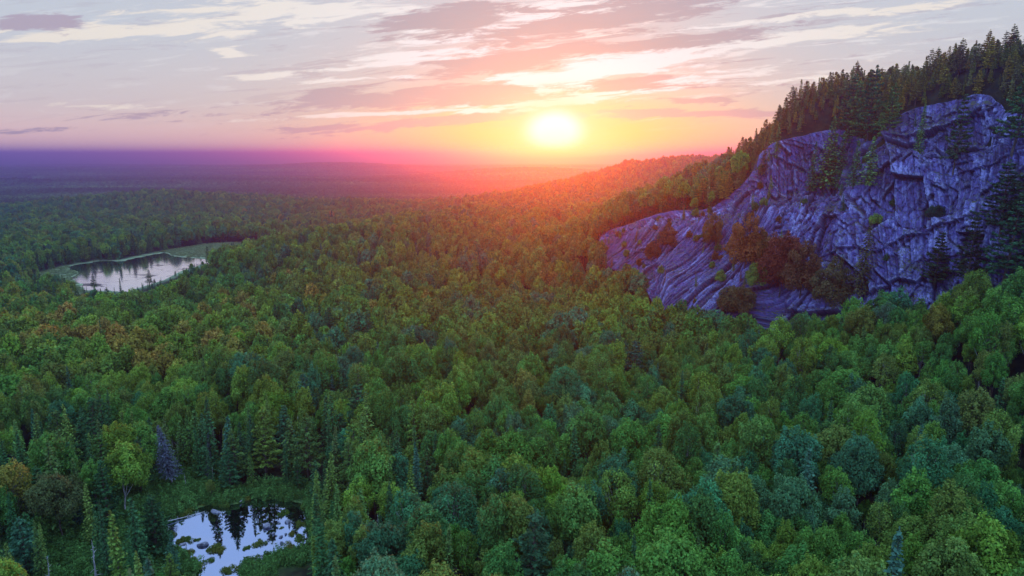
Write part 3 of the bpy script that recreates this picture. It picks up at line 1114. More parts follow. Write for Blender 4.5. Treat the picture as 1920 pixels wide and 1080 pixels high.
# slabs lean to the left in the lower left half, stand upright on the right
slant = 0.95 * np.clip((UU - 0.42) / 0.2, 0, 1) * np.clip(1.25 - VV, 0.2, 1)
along = su + slant * (sv - 40) - 0.12 * sv
along = along + 0.5 * fbm(su / 25, sv / 25, 13, 2)
def cells(x, y, seed):
    """angular plates: height of the nearest cell's own tilted plane, its random number, and distance to its edge"""
    ix, iy = np.floor(x).astype(np.int64), np.floor(y).astype(np.int64)
    best = np.full(x.shape, 9.0)
    sec = np.full(x.shape, 9.0)
    hgt = np.zeros(x.shape)
    idn = np.zeros(x.shape)
    for i in (-1, 0, 1):
        for j in (-1, 0, 1):
            cx_, cy2 = ix + i, iy + j
            ox = cx_ + 0.12 + 0.76 * _hash(cx_, cy2, seed)
            oy = cy2 + 0.12 + 0.76 * _hash(cx_, cy2, seed + 1)
            ddx, ddy = x - ox, y - oy
            d = np.abs(ddx) * 0.75 + np.abs(ddy) * 0.75 + 0.35 * np.sqrt(ddx ** 2 + ddy ** 2)
            h0 = _hash(cx_, cy2, seed + 2)
            pl = (h0 - 0.5) * 1.2 + ddx * (_hash(cx_, cy2, seed + 3) - 0.5) * 1.5 + ddy * (_hash(cx_, cy2, seed + 4) - 0.6) * 0.8
            m1 = d < best
            sec = np.where(m1, best, np.minimum(sec, d))
            hgt = np.where(m1, pl, hgt)
            idn = np.where(m1, _hash(cx_, cy2, seed + 5), idn)
            best = np.where(m1, d, best)
    return hgt, idn, sec - best


def blocks(x, y, seed):
    """straight-sided blocks: columns broken at their own heights"""
    ci = np.floor(x).astype(np.int64)
    fx = x - ci
    z0 = np.zeros_like(ci)
    k = 0.55 + 0.9 * _hash(ci, z0, seed)
    yy = y * k + 13.7 * _hash(ci, z0, seed + 1) + (fx - 0.5) * (_hash(ci, z0, seed + 6) - 0.5) * 0.9
    cj = np.floor(yy).astype(np.int64)
    fy = yy - cj
    h = (_hash(ci, cj, seed + 2) - 0.5) * 1.2
    h = h + (fx - 0.5) * (_hash(ci, cj, seed + 3) - 0.5) * 1.3 + (fy - 0.5) * (_hash(ci, cj, seed + 4) - 0.72) * 1.1
    ed = np.minimum(np.minimum(fx, 1 - fx), np.minimum(fy, 1 - fy) / k)
    return h, _hash(ci, cj, seed + 5), ed * 1.6


wx_ = along + 0.25 * fbm(su / 5, sv / 7, 71, 3)
wy_ = sv + 0.5 * fbm(su / 5 + 9, sv / 6, 73, 3)
sl_ = np.clip(slant / 0.8, 0, 1)
disp = 3.0 * fbm(su / 30, sv / 34, 11, 2)
tone_c = np.zeros_like(disp)
gap = np.zeros_like(disp)
for (cx0, cy0, am, sd) in ((10.0, 24.0, 3.0, 500), (4.0, 12.0, 1.3, 520), (1.8, 5.0, 0.6, 540), (0.9, 1.8, 0.25, 560)):
    # slabs: long and thin where the rock lies slanted
    ex = cx0 * (1 - 0.35 * sl_)
    ey = cy0 * (1 + 1.6 * sl_)
    A1 = (cells if sd == 560 else blocks)(wx_ / cx0 + sd, wy_ / cy0, sd)
    A2 = blocks(wx_ / (cx0 * 0.6) + sd, wy_ / (cy0 * 1.9), sd + 50)
    pick2 = sl_ > 0.5 + 0.35 * fbm(su / 9, sv / 9, 77, 2)
    hh = np.where(pick2, A2[0] * 0.72, A1[0])
    idn = np.where(pick2, A2[1], A1[1])
    ed = np.where(pick2, A2[2], A1[2])
    disp += am * hh
    tone_c += (idn - 0.5) * (1.0 if cx0 > 4 else 0.6)
    gap = np.maximum(gap, np.clip(1 - ed / (0.10 if cx0 > 4 else 0.14), 0, 1) * (0.25 if cx0 > 8 else 0.8 if cx0 > 1.5 else 0.5))
disp -= 0.45 * gap
disp += 0.30 * fbm(along / 1.2, sv / 2.0, 51, 4)
# rust and lichen free bright scars come from tone_c; horizontal breaks with small roofs
hs = sv / 12.0 + 0.8 * fbm(su / 30, sv / 30, 35, 3)
fr = hs - np.floor(hs)
disp += np.clip(1 - slant, 0, 1) * 1.6 * (1 - fr) * np.clip(vnoise(su / 14, np.floor(hs) * 3.3, 40) * 2.4 - 1.0, 0, 1)
edge = np.clip(VV * 30, 0, 1) * np.clip((1 - VV) * 14, 0.5, 1) * np.clip((1 - UU) * 8, 0.4, 1)
disp *= edge
CLV = G2 + nr * disp[..., None]
# roll back over the brow into the hill
back = []
for k, (bk_, dn) in enumerate([(2, 0.1), (5, -0.4), (9, -2.0), (14, -7)]):
    b_ = G2[:, -1] + np.array([0.0, bk_, dn])
    b_[:, 2] += 0.5 * fbm(su[:, 0] / 5, np.full(NU, k * 1.7), 91, 3)
    back.append(b_)
ext = np.stack(back, 1)
V = np.concatenate([CLV, ext], 1)
NV2 = V.shape[1]
svx = np.concatenate([sv, sv[:, -1:] + np.array([[2, 5, 9, 14]])], 1)
alx = np.concatenate([along, np.repeat(along[:, -1:], 4, 1)], 1)
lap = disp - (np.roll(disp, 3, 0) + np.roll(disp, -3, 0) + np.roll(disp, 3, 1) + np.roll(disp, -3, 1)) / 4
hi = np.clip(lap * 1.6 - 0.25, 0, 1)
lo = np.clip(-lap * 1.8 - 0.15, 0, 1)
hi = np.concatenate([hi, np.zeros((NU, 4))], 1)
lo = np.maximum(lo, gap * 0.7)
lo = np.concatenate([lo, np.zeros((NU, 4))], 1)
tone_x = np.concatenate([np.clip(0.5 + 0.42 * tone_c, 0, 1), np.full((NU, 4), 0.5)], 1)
ii = np.arange(NU * NV2).reshape(NU, NV2)
quads = np.stack([ii[:-1, :-1], ii[1:, :-1], ii[1:, 1:], ii[:-1, 1:]], -1).reshape(-1, 4)
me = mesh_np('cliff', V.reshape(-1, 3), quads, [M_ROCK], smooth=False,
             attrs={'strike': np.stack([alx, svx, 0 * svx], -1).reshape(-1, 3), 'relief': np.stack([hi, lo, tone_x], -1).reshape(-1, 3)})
cliff = link('cliff', me, kind='structure', label='steep fractured rock cliff on the right hillside')
foot = np.concatenate([G2[::8, 0, :2], G2[::8, -1, :2][::-1] + np.array([0, 1.0])])


def cliff_point(px, py):
    """nearest cliff vertex to a photograph pixel"""
    X, Y, _ = project(V[..., 0], V[..., 1], V[..., 2])
    k = np.argmin((X - px) ** 2 + (Y - py) ** 2)
    return V.reshape(-1, 3)[k]


# ------------------------------------------------------------------ trees: where and which
PAL = {
    'mid green': (0.112, 0.290, 0.056), 'deep green': (0.070, 0.215, 0.055), 'blue-green': (0.056, 0.225, 0.098),
    'yellow-green': (0.170, 0.330, 0.050), 'olive': (0.145, 0.255, 0.054), 'tawny orange': (0.260, 0.270, 0.055),
    'grey-green': (0.085, 0.235, 0.110), 'rusty brown': (0.22, 0.095, 0.03),
    'dark green': (0.042, 0.125, 0.048), 'moss green': (0.085, 0.180, 0.050), 'yellowish': (0.130, 0.235, 0.050),
    'bluish': (0.050, 0.150, 0.090),
}
BNAMES = ['mid green', 'deep green', 'blue-green', 'yellow-green', 'olive', 'tawny orange', 'grey-green']

# jittered grid of stems over the wedge
pts = []
for (r0, r1, sp) in [(55, 420, 4.6), (420, 800, 5.7), (800, 1500, 7.0)]:
    ext_x = r1 * 0.92
    xs = np.arange(-ext_x, ext_x, sp)
    ys = np.arange(20, r1, sp)
    XX, YY = np.meshgrid(xs, ys)
    XX = XX + rng.uniform(-.44, .44, XX.shape) * sp
    YY = YY + rng.uniform(-.44, .44, YY.shape) * sp
    dd = np.hypot(XX, YY)
    k = (dd >= r0) & (dd < r1) & (np.abs(XX) < 0.86 * YY + 25)
    pts.append(np.stack([XX[k], YY[k]], 1))
XX, YY = np.meshgrid(np.arange(90, 330, 4.6), np.arange(205, 480, 4.6))
XX = XX + rng.uniform(-.44, .44, XX.shape) * 4.6
YY = YY + rng.uniform(-.44, .44, YY.shape) * 4.6
k = height(XX, YY, False) > CAM_Z - 22
pts.append(np.stack([XX[k], YY[k]], 1))
XX, YY = np.meshgrid(np.arange(100, 300, 3.4), np.arange(205, 330, 3.4))                # understorey behind the brow
XX = XX + rng.uniform(-.44, .44, XX.shape) * 3.4
YY = YY + rng.uniform(-.44, .44, YY.shape) * 3.4
k = height(XX, YY, False) > CAM_Z - 8
n_under = int(k.sum())
pts.append(np.stack([XX[k], YY[k]], 1))
pts = np.concatenate(pts)
near, far, marsh, lake = pond_fields(pts[:, 0], pts[:, 1])
csdf = poly_sdf(pts[:, 0], pts[:, 1], foot)
under = np.zeros(len(pts), bool)
under[-n_under:] = True
ok = (near > 2.2) & (far > 3) & (marsh > 3) & (csdf > 1.5)
pts, near, far, marsh, csdf, under = pts[ok], near[ok], far[ok], marsh[ok], csdf[ok], under[ok]
gz = height(pts[:, 0], pts[:, 1])
N = len(pts)
dist = np.hypot(pts[:, 0], pts[:, 1])
sx, sy, dep = project(pts[:, 0], pts[:, 1], gz + 10)
zrel = gz - CAM_Z

# conifer share: round the ponds, on the high ridge, clumps elsewhere
cn = fbm(pts[:, 0] / 45, pts[:, 1] / 45, 81, 3)
pc = np.clip(0.05 + 0.30 * (cn > 0.38), 0, 1)
pc = np.maximum(pc, np.clip(1.25 - near / 26, 0, 0.92) * (dist < 260))
pc = np.maximum(pc, np.clip(0.9 - far / 60, 0, 0.85) * (dist > 330))
pc = np.maximum(pc, 1.0 * np.clip((zrel + 34) / 22, 0, 1) * (dist < 900) * (pts[:, 1] > 200))
lc = (sx < 640) & (sy > 790) & (near < 60)
pc = np.maximum(pc, 0.82 * lc)
pc = np.maximum(pc, 0.5 * ((sx > 600) & (sx < 860) & (sy > 800) & (sy < 1010)))
is_con = rng.uniform(size=N) < pc
is_pine = is_con & (rng.uniform(size=N) < np.where(zrel > -30, 0.5, 0.12))
hgt_ = np.where(is_con, rng.normal(1.0, 0.18, N), rng.normal(0.97, 0.21, N))
hgt_ *= 1 + 0.14 * fbm(pts[:, 0] / 28, pts[:, 1] / 28, 83, 2)
hgt_ = np.where(is_con & (zrel > -20), hgt_ * 0.66, hgt_)
hgt_ = np.where((csdf < 14) & (zrel > -30), hgt_ * 0.8, hgt_)
hgt_ = np.where((near < 7) & (dist < 200), hgt_ * 0.62, hgt_)
hgt_ = np.where(far < 30, hgt_ * 0.8, hgt_)
hgt_ = np.where(under, hgt_ * 0.55, hgt_)
hgt_ = np.clip(hgt_, 0.3, 1.4)
# open water seen over the near bank: trees in front of it are low
block = np.zeros(N, bool)
for (hx, hy, hr, hY) in [(318, 850, 56, 142), (240, 890, 52, 127), (118, 940, 52, 117), (172, 1035, 46, 104), (92, 1062, 38, 100), (640, 900, 16, 150), (560, 850, 12, 164), (692, 985, 12, 124), (652, 960, 12, 130)]:
    block |= (np.abs(sx - hx) < hr * 0.8) & (sy < hy + hr * 1.3) & (sy > hy - hr * 0.8) & (pts[:, 1] < hY + 2)
infront = (sx > 300) & (sx < 590) & (dist < 112)
hgt_ = np.where(infront, 0.25, hgt_)
drop = block | infront | ((poly_sdf(sx, sy, [(300, 950), (400, 935), (580, 935), (585, 1090), (370, 1090)]) < 0) & (dist < 125))
fx, fy, _ = project(pts[:, 0], pts[:, 1], gz + 12.5 * hgt_)
dropf = (poly_sdf(fx, fy, [(120, 488), (310, 470), (440, 480), (400, 506), (260, 545), (140, 545)]) < 0) & (dist > 330) & (dist < 640)
hgt_ = np.where(dropf, hgt_ * 0.35, hgt_)
dropb = dropf & ~is_con & (sx < 330)
hgt_ = np.where(dropf & ~is_con, hgt_ * 1.5, hgt_)

# crown colours by stand; mid forest and ridge also carry painted sunset glow
tn1 = fbm(pts[:, 0] / 22, pts[:, 1] / 22, 85, 3)
tn2 = fbm(pts[:, 0] / 90 + 4, pts[:, 1] / 90, 87, 3)
rnd = rng.uniform(size=N)
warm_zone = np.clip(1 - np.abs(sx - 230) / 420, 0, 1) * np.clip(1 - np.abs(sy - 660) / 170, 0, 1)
glow_zone = np.clip(1 - np.abs(sx - 850) / 480, 0, 1) * np.clip(1 - np.abs(sy - 500) / 180, 0, 1)
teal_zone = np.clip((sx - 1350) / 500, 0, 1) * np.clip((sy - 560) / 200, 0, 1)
names = np.empty(N, dtype=object)
tint = np.zeros((N, 3))
for i in range(N):
    if is_con[i]:
        nm = 'dark green' if rnd[i] < 0.5 else ('moss green' if rnd[i] < 0.74 else ('yellowish' if rnd[i] < 0.9 and zrel[i] < -30 else 'bluish'))
    else:
        v_ = 0.07 + tn1[i] * 0.8 + (rnd[i] - 0.5) * 1.15 + warm_zone[i] * 1.0 + 0.30 * glow_zone[i] - teal_zone[i] * 0.35
        if v_ > 1.02:
            nm = 'tawny orange'
        elif v_ > 0.50:
            nm = 'yellow-green'
        elif v_ > 0.24:
            nm = 'olive'
        elif v_ > -0.12:
            nm = 'mid green'
        elif v_ > -0.34:
            nm = 'deep green'
        elif v_ > -0.66:
            nm = 'blue-green'
        else:
            nm = 'grey-green'
    names[i] = nm
    c_ = np.array(PAL[nm])
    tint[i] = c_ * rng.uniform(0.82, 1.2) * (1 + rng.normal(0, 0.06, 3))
hi_ = is_con & (zrel > -25) & (pts[:, 1] > 200)
tint[hi_] *= np.array([4.2, 1.6, 0.9])                       # ridge conifers browned: warm evening glow put into the needle tint
tint[:, 0] *= 1 + 0.7 * glow_zone + 0.25 * warm_zone  # mid forest: red haze glow put into the tint; left stand is itself warm
tint[:, 1] *= 1 - 0.12 * glow_zone
tint = np.clip(tint, 0.005, 0.5)

# hidden behind the terrain: leave out, with a margin
vis = np.ones(N, bool)
tt = np.linspace(0.25, 0.97, 30)
far_i = np.where(dist > 250)[0]
for k in range(0, len(far_i), 4000):
    b = far_i[k:k + 4000]
    X = pts[b, 0][:, None] * tt
    Y = pts[b, 1][:, None] * tt
    top = gz[b] + 15 * hgt_[b] + 10
    Z = CAM_Z + (top[:, None] - CAM_Z) * tt
    vis[b] = ((Z - height(X, Y, False)) > -1).all(1)
keep = vis & ~drop & ~dropb
pts, gz, hgt_, is_con, is_pine, names, tint, dist, sx, sy, zrel, near, far, csdf, dep = [a_[keep] for a_ in (pts, gz, hgt_, is_con, is_pine, names, tint, dist, sx, sy, zrel, near, far, csdf, dep)]
N = len(pts)
rot = rng.uniform(0, 2 * math.pi, N)
wid = rng.uniform(0.64, 0.98, N)
wid[is_con] *= 1.25
inframe = (sx > -15) & (sx < 1935) & (sy < 1100) & (sy > 40)
size = hgt_ / dep
bidx = np.where(~is_con & inframe)[0]
bidx = bidx[np.argsort(-size[bidx])][:255]
cidx = np.where(is_con & ~is_pine & inframe)[0]
cidx = cidx[np.argsort(-size[cidx])][:235]
pidx = np.where(is_pine & inframe)[0]
pidx = pidx[np.argsort(-size[pidx])][:170]
single = np.zeros(N, bool)
for a_ in (bidx, cidx, pidx):
    single[a_] = True

ORD = ['first', 'second', 'third', 'fourth', 'fifth', 'sixth', 'seventh', 'eighth', 'ninth', 'tenth', 'eleventh', 'twelfth', 'thirteenth', 'fourteenth', 'fifteenth', 'sixteenth', 'seventeenth', 'eighteenth', 'nineteenth', 'twentieth']
things = []                                                    # (object, core phrase, kind word, place, sx, name group)


def place_word(x, y, kind):
    if kind != 'broad' and y < 330 and x > 1300:
        return 'on the ridge skyline' if y < 290 - max(0, x - 1400) * 0.30 else 'on the ridge above the cliff'
    if y < 560 and x > 1100:
        return 'beside the cliff face' if y > 400 else 'above the slanting rock slabs'
    if y < 470:
        return 'on the hillside under the sun'
    if y < 600 and x < 480:
        return 'near the far pond'
    if 240 < x < 640 and 820 < y:
        return 'by the near pond'
    row = 'at the bottom edge' if y > 960 else ('in the lower forest' if y > 800 else ('mid slope' if y > 640 else 'below the cliff foot' if x > 1150 else 'in the upper forest'))
    col_ = 'far left' if x < 240 else 'left' if x < 640 else 'centre left' if x < 960 else 'centre right' if x < 1300 else 'right' if x < 1650 else 'far right'
    return row + ', ' + col_


def build_tree(kind, meshes, loc, rz, sc, wd, tn, name, trunk='trunk', crown='crown'):
    r_ = bpy.data.objects.new(name, None)
    COL.objects.link(r_)
    r_.empty_display_size = 0.5
    r_.location = loc
    r_.rotation_euler = (0.05 * math.sin(rz * 7.3), 0.05 * math.cos(rz * 5.1), rz)
    r_.scale = (sc * wd, sc * wd, sc)
    a_ = link(trunk, meshes[0], r_)
    b_ = link(crown, meshes[1], r_)
    b_['tint'] = [float(q) for q in tn]
    a_['tint'] = [float(q) for q in tn]
    return r_


FORM_B = ['open-crowned', 'domed', 'slender', 'broad spreading', 'lumpy', 'narrow', 'thinly leaved', 'wide']
FORM_S = ['conical', 'slim', 'broad', 'narrow columnar', 'pointed']
FORM_P = ['tiered', 'open-branched', 'feathery', 'ragged']
GROUPS = {'broadleaf_tree': 'broadleaf trees of the forest', 'spruce_tree': 'spruces of the forest and ridge', 'pine_tree': 'pines of the forest and ridge'}
CAT = {'broadleaf_tree': 'broadleaf tree', 'spruce_tree': 'spruce', 'pine_tree': 'pine'}
for lst, nm, meshes, forms, kd in ((bidx, 'broadleaf_tree', bl_mesh, FORM_B, 'broad'), (cidx, 'spruce_tree', sp_mesh, FORM_S, 'con'), (pidx, 'pine_tree', pn_mesh, FORM_P, 'con')):
    for i in lst:
        k = int(rng.integers(0, len(meshes)))
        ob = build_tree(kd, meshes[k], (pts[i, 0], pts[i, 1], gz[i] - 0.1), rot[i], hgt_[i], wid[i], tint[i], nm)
        core = ('tall ' if hgt_[i] > 1.12 else 'short ' if hgt_[i] < 0.8 else '') + names[i] + ' ' + forms[k] + ' ' + CAT[nm]
        things.append((ob, core, place_word(sx[i], sy[i], kd), sx[i], nm))


def hero(px, py_base, Y, nm, k, h, tn, label, wd=1.0, zw=None, lean=0.0, rz=0.0, group=None, cat=None):
    """one tree stood on the ground below a photograph pixel column, at distance Y"""
    a0, _ = ray(px, py_base)
    x, y = a0 * Y, Y
    z = float(height(np.array([x]), np.array([y]))[0]) if zw is None else zw
    meshes = {'broadleaf_tree': bl_mesh + bush_mesh, 'spruce_tree': sp_mesh, 'pine_tree': pn_mesh}[nm][k]
    ob = build_tree('', meshes, (x, y, z - 0.1), rz, h, wd, tn, nm)
    ob.rotation_euler.y = lean
    ob['label'] = label
    ob['category'] = cat or CAT[nm]
    ob['group'] = group or GROUPS[nm]
    return ob


def hero_px(px, pyb, nm, k, hpx, tn, label, wd=1.0, **kw):
    """a tree rooted in the cliff at a photograph pixel, given its height in pixels"""
    q = cliff_point(px, pyb)
    base = {'broadleaf_tree': 13.0, 'spruce_tree': 13.2, 'pine_tree': 15.0}[nm]
    h = hpx * (1.45 if 'spruce' in nm or px < 1700 and 'pine' in nm else 1.22) / FPX * q[1] / base
    tn = [min(0.4, c_ * 1.35) for c_ in tn]
    meshes = {'broadleaf_tree': bl_mesh + bush_mesh, 'spruce_tree': sp_mesh, 'pine_tree': pn_mesh}[nm][k]
    ob = build_tree('', meshes, (q[0], q[1] + 0.6, q[2] - 0.5), kw.get('rz', 0.0), h, wd, tn, nm)
    ob['label'] = label
    ob['category'] = CAT[nm]
    ob['group'] = GROUPS[nm]
    return ob


DG, MG, YG = PAL['dark green'], PAL['moss green'], PAL['yellowish']
on_cliff = [
    (1395, 515, 'broadleaf_tree', 9, 92, PAL['rusty brown'], 'rusty orange bushy tree on a ledge above the slanting slabs', 0.95),
    (1422, 512, 'broadleaf_tree', 10, 74, (0.15, 0.09, 0.03), 'smaller orange-brown tree touching the right side of the rusty ledge tree', 0.8),
    (1462, 560, 'broadleaf_tree', 8, 112, (0.15, 0.05, 0.03), 'dark red round tree low on the cliff, below the orange ledge tree', 0.85),
    (1500, 565, 'broadleaf_tree', 9, 90, (0.12, 0.07, 0.035), 'reddish slender tree right of the dark red round tree', 1.0),
    (1332, 470, 'broadleaf_tree', 10, 62, (0.15, 0.09, 0.03), 'small orange-green tree in the cleft between the two slab fields', 0.8),
    (1412, 545, 'broadleaf_tree', 8, 50, PAL['olive'], 'olive bush hanging left of the dark red tree on the slabs', 1.0),
    (1352, 530, 'broadleaf_tree', 9, 22, PAL['olive'], 'tiny olive bush alone in the middle of the slanting slabs', 1.3),
    (1362, 590, 'broadleaf_tree', 10, 48, (0.10, 0.09, 0.04), 'brownish bush at the very foot of the slabs', 1.2),
    (1385, 600, 'broadleaf_tree', 8, 60, (0.10, 0.09, 0.04), 'narrow brownish bush at the slab foot, right of the wider one', 1.2),
    (1545, 358, 'spruce_tree', 0, 92, MG, 'largest of the spruces standing on the mid cliff ledge', 1.15),
    (1520, 362, 'spruce_tree', 1, 60, DG, 'small spruce at the left end of the mid cliff ledge', 1.2),
    (1572, 356, 'spruce_tree', 2, 76, DG, 'spruce in the middle of the cliff ledge row', 1.0),
    (1600, 352, 'spruce_tree', 0, 60, DG, 'spruce right of the ledge row middle, under the dark cleft', 1.1),
    (1628, 350, 'spruce_tree', 2, 66, MG, 'rightmost spruce on the mid cliff ledge', 1.2),
    (1560, 330, 'spruce_tree', 4, 50, DG, 'short dark spruce tucked behind the ledge row', 1.3),
    (1788, 330, 'pine_tree', 0, 118, (0.04, 0.09, 0.045), 'lone green pine growing out of the upper right cliff', 0.75),
    (1722, 292, 'spruce_tree', 1, 60, MG, 'slim conifer at the left foot of the top rock dome', 1.0),
    (1600, 290, 'pine_tree', 1, 92, MG, 'pine standing in the notch left of the top dome', 0.9),
    (1625, 282, 'pine_tree', 2, 100, DG, 'tall dark pine in the notch left of the top dome', 0.9),
    (1660, 272, 'pine_tree', 3, 80, MG, 'feathery pine against the left side of the top dome', 0.9),
    (1590, 262, 'pine_tree', 0, 78, DG, 'dark pine over the right corner of the square rock block', 1.0),
    (1455, 300, 'spruce_tree', 1, 44, MG, 'little conifer on the left shoulder of the square rock block', 1.1),
    (1430, 330, 'spruce_tree', 0, 50, (0.09, 0.07, 0.03), 'brownish conifer left of the square rock block', 1.1),
    (1612, 560, 'spruce_tree', 0, 100, (0.07, 0.075, 0.035), 'olive spruce standing in front of the purple wall at cliff foot', 1.0),
    (1550, 590, 'broadleaf_tree', 9, 90, (0.09, 0.085, 0.04), 'brownish round tree at the cliff foot left of the olive spruce', 1.0),
    (1755, 545, 'pine_tree', 1, 96, (0.03, 0.06, 0.03), 'dark pine at the foot of the blue wall', 1.1),
    (1810, 548, 'pine_tree', 2, 120, (0.025, 0.045, 0.025), 'dark shaded pine between wall and green pine', 0.9),
    (1878, 552, 'pine_tree', 0, 150, (0.03, 0.10, 0.05), 'broad green pine at the right edge in front of the cliff', 1.15),
    (1880, 440, 'pine_tree', 3, 120, (0.03, 0.075, 0.045), 'teal pine high at the right edge against the cliff', 1.2),
    (1915, 470, 'pine_tree', 1, 150, (0.03, 0.07, 0.04), 'tall pine cut by the right edge beside the cliff', 1.1),
    (1902, 292, 'pine_tree', 2, 130, DG, 'dark pine cut by the right edge above the cliff', 1.0),
    (1640, 425, 'broadleaf_tree', 10, 24, PAL['olive'], 'small yellowish bush in the middle of the blue wall', 1.4),
    (1756, 412, 'broadleaf_tree', 8, 26, (0.03, 0.07, 0.05), 'small dark bush clinging to the right half of the wall', 1.5),
    (1250, 470, 'broadleaf_tree', 9, 40, (0.14, 0.06, 0.03), 'red-brown bush left of the pale vertical slabs', 1.3),
    (1222, 490, 'broadleaf_tree', 10, 34, (0.14, 0.06, 0.03), 'red-brown bush at the left end of the slabs', 1.3),
]
for e_ in on_cliff:
    hero_px(*e_[:7], wd=e_[7], rz=(e_[0] % 7))

# bushes rooted in cracks of the rock, most of them over the slanting slabs
rb = np.random.default_rng(17)
cb = []
for k in range(400):
    if len(cb) >= 84:
        break
    iu = int(rb.uniform(0.12, 0.985) ** 0.62 * NU)
    iv = int(rb.uniform(0.04, 0.97) * NV)
    q = CLV[iu, iv]
    if vnoise(su[iu, iv] / 9, sv[iu, iv] / 9, 55) < (0.52 if iu > NU * 0.55 else 0.66):
        continue
    X_, Y_, _d = project(q[0], q[1], q[2])
    if X_ > 1905 or any(math.hypot(X_ - e_[0], Y_ - e_[1] + 30) < 30 for e_ in on_cliff[:2]):
        continue
    cb.append((float(X_), float(Y_), q, iu, iv))
cb.sort(key=lambda e_: e_[0])
bnd = defaultdict(int)
for X_, Y_, q, iu, iv in cb:
    m_ = bush_mesh[int(rb.integers(0, 3))] if rb.uniform() < 0.6 else sp_mesh[int(rb.integers(0, 5))]
    con_ = m_ in sp_mesh
    warm = iu > NU * 0.45
    cn_ = ('dark green', 'olive')[int(rb.uniform() < 0.5)] if not warm else ('olive', 'rusty brown', 'moss green')[int(rb.integers(0, 3))]
    h_ = rb.uniform(0.16, 0.36) if not con_ else rb.uniform(0.28, 0.5)
    ob = build_tree('', m_, (q[0], q[1] + 0.3, q[2] - 0.4), rb.uniform(0, 6), h_, rb.uniform(0.9, 1.3), PAL[cn_], 'cliff_conifer' if con_ else 'cliff_bush')
    part_ = ('leftmost outcrop' if X_ < 1230 else 'slanting slabs' if X_ < 1420 else 'middle wall' if X_ < 1640 else 'blue right wall')
    lvl_ = 'high' if iv > NV * 0.66 else 'halfway up' if iv > NV * 0.33 else 'low'
    bnd[(con_, cn_, part_, lvl_)] += 1
    k_ = bnd[(con_, cn_, part_, lvl_)]
    ob['label'] = 'small ' + cn_ + (' conifer' if con_ else ' bush') + ' growing ' + lvl_ + ' on the ' + part_ + ', ' + ORD[k_ - 1] + ' from left'
    ob['category'] = 'conifer' if con_ else 'bush'
    ob['group'] = 'small conifers on the cliff' if con_ else 'bushes on the cliff'

heroes = [
    (238, 980, 128, 'broadleaf_tree', 3, 1.18, PAL['yellow-green'], 'bright yellow-green fan-topped tree left of the blue dead spruce', 0.9),
    (118, 1010, 118, 'broadleaf_tree', 7, 1.05, (0.11, 0.16, 0.06), 'pale green spreading tree with bare trunk in the dark left grove', 0.9),
    (20, 960, 120, 'broadleaf_tree', 0, 1.1, PAL['tawny orange'], 'orange-tinged tree cut by the left edge of the photo', 0.9),
    (455, 930, 146, 'spruce_tree', 2, 0.80, (0.03, 0.085, 0.045), 'bright green cone-shaped spruce behind the near pond', 1.0),
    (395, 930, 144, 'spruce_tree', 3, 0.85, (0.05, 0.075, 0.075), 'thin grey-green spruce behind the left of the near pond', 0.9),
    (432, 935, 148, 'spruce_tree', 1, 0.75, (0.045, 0.07, 0.075), 'scraggly bluish spruce left of the bright green cone', 0.9),
    (625, 1010, 128, 'spruce_tree', 0, 1.05, YG, 'yellowish spruce on the right bank of the near pond', 1.05),
    (598, 1030, 122, 'spruce_tree', 4, 1.0, YG, 'mossy spruce leaning over the pond right bank', 1.1),
    (660, 1060, 112, 'spruce_tree', 2, 0.85, YG, 'cone-shaped light green spruce near the bottom, right of the pond', 1.0),
    (735, 1060, 116, 'spruce_tree', 1, 1.0, DG, 'very dark slim spruce right of the pond', 1.1),
    (180, 560, 465, 'pine_tree', 1, 0.75, DG, 'dark pine silhouette against the far pond, left one', 1.0),
    (282, 548, 470, 'pine_tree', 2, 0.80, DG, 'dark pine silhouette against the far pond, right one', 0.9),
    (228, 560, 450, 'spruce_tree', 1, 0.7, DG, 'small dark spruce between the two pond pines', 1.0),
]
for e_ in heroes:
    hero(*e_[:8], wd=e_[8], rz=e_[0] % 6)

# blue-grey dead spruce by the near pond
TWIG = spruce(911, 0.12, 1.1, 2.6, 0.55)
dead_c = TWIG[1].mesh('dead_spruce_twigs', [M_DEAD, M_NEEDLE])
dead_t = TWIG[0].mesh('dead_spruce_trunk', [M_DEAD])
a0, _ = ray(328, 940)
dsp = build_tree('', (dead_t, dead_c), (a0 * 142, 142, float(height(np.array([a0 * 142]), np.array([142.0]))[0])), 0.4, 1.15, 1.1, (0.11, 0.14, 0.19), 'dead_spruce', 'trunk', 'twigs')
dsp.rotation_euler = (0, R(-7), 0.4)
dsp['label'] = 'leaning blue-grey dead spruce with bare twigs behind the near pond'
dsp['category'] = 'dead spruce'

# snags
snags = [
    (172, 1070, 104, 0, 0.95, 'curved bleached dead trunk standing clear at the lower left'),
    (92, 1085, 100, 1, 0.75, 'shorter bleached dead trunk in the lower left corner'),
    (352, 940, 141, 2, 0.38, 'short broken snag on the bank left behind the near pond'),
    (402, 940, 143, 3, 0.50, 'pale snag among bluish spruces behind the near pond'),
    (560, 880, 165, 0, 0.95, 'thin dead trunk in the dark gap above the pond'),
    (582, 925, 146, 1, 0.52, 'blue-grey snag on the bank right behind the near pond'),
    (638, 905, 152, 2, 0.60, 'forked dead trunk among the spruces right of the pond'),
    (652, 985, 130, 3, 0.75, 'pale dead trunk in front of mossy spruces right of the pond'),
    (692, 1010, 124, 1, 0.80, 'upright dead trunk in the dark patch right of the pond'),
    (706, 1040, 116, 0, 0.85, 'leaning dead trunk at the edge of the dark patch'),
    (548, 890, 160, 2, 0.8, 'faint dead trunk left of the thin one above the pond'),
    (215, 640, 285, 3, 0.9, 'small bare trunk in the far left forest'),
    (505, 590, 330, 0, 0.8, 'pale bare snag in the forest right of the far pond'),
]
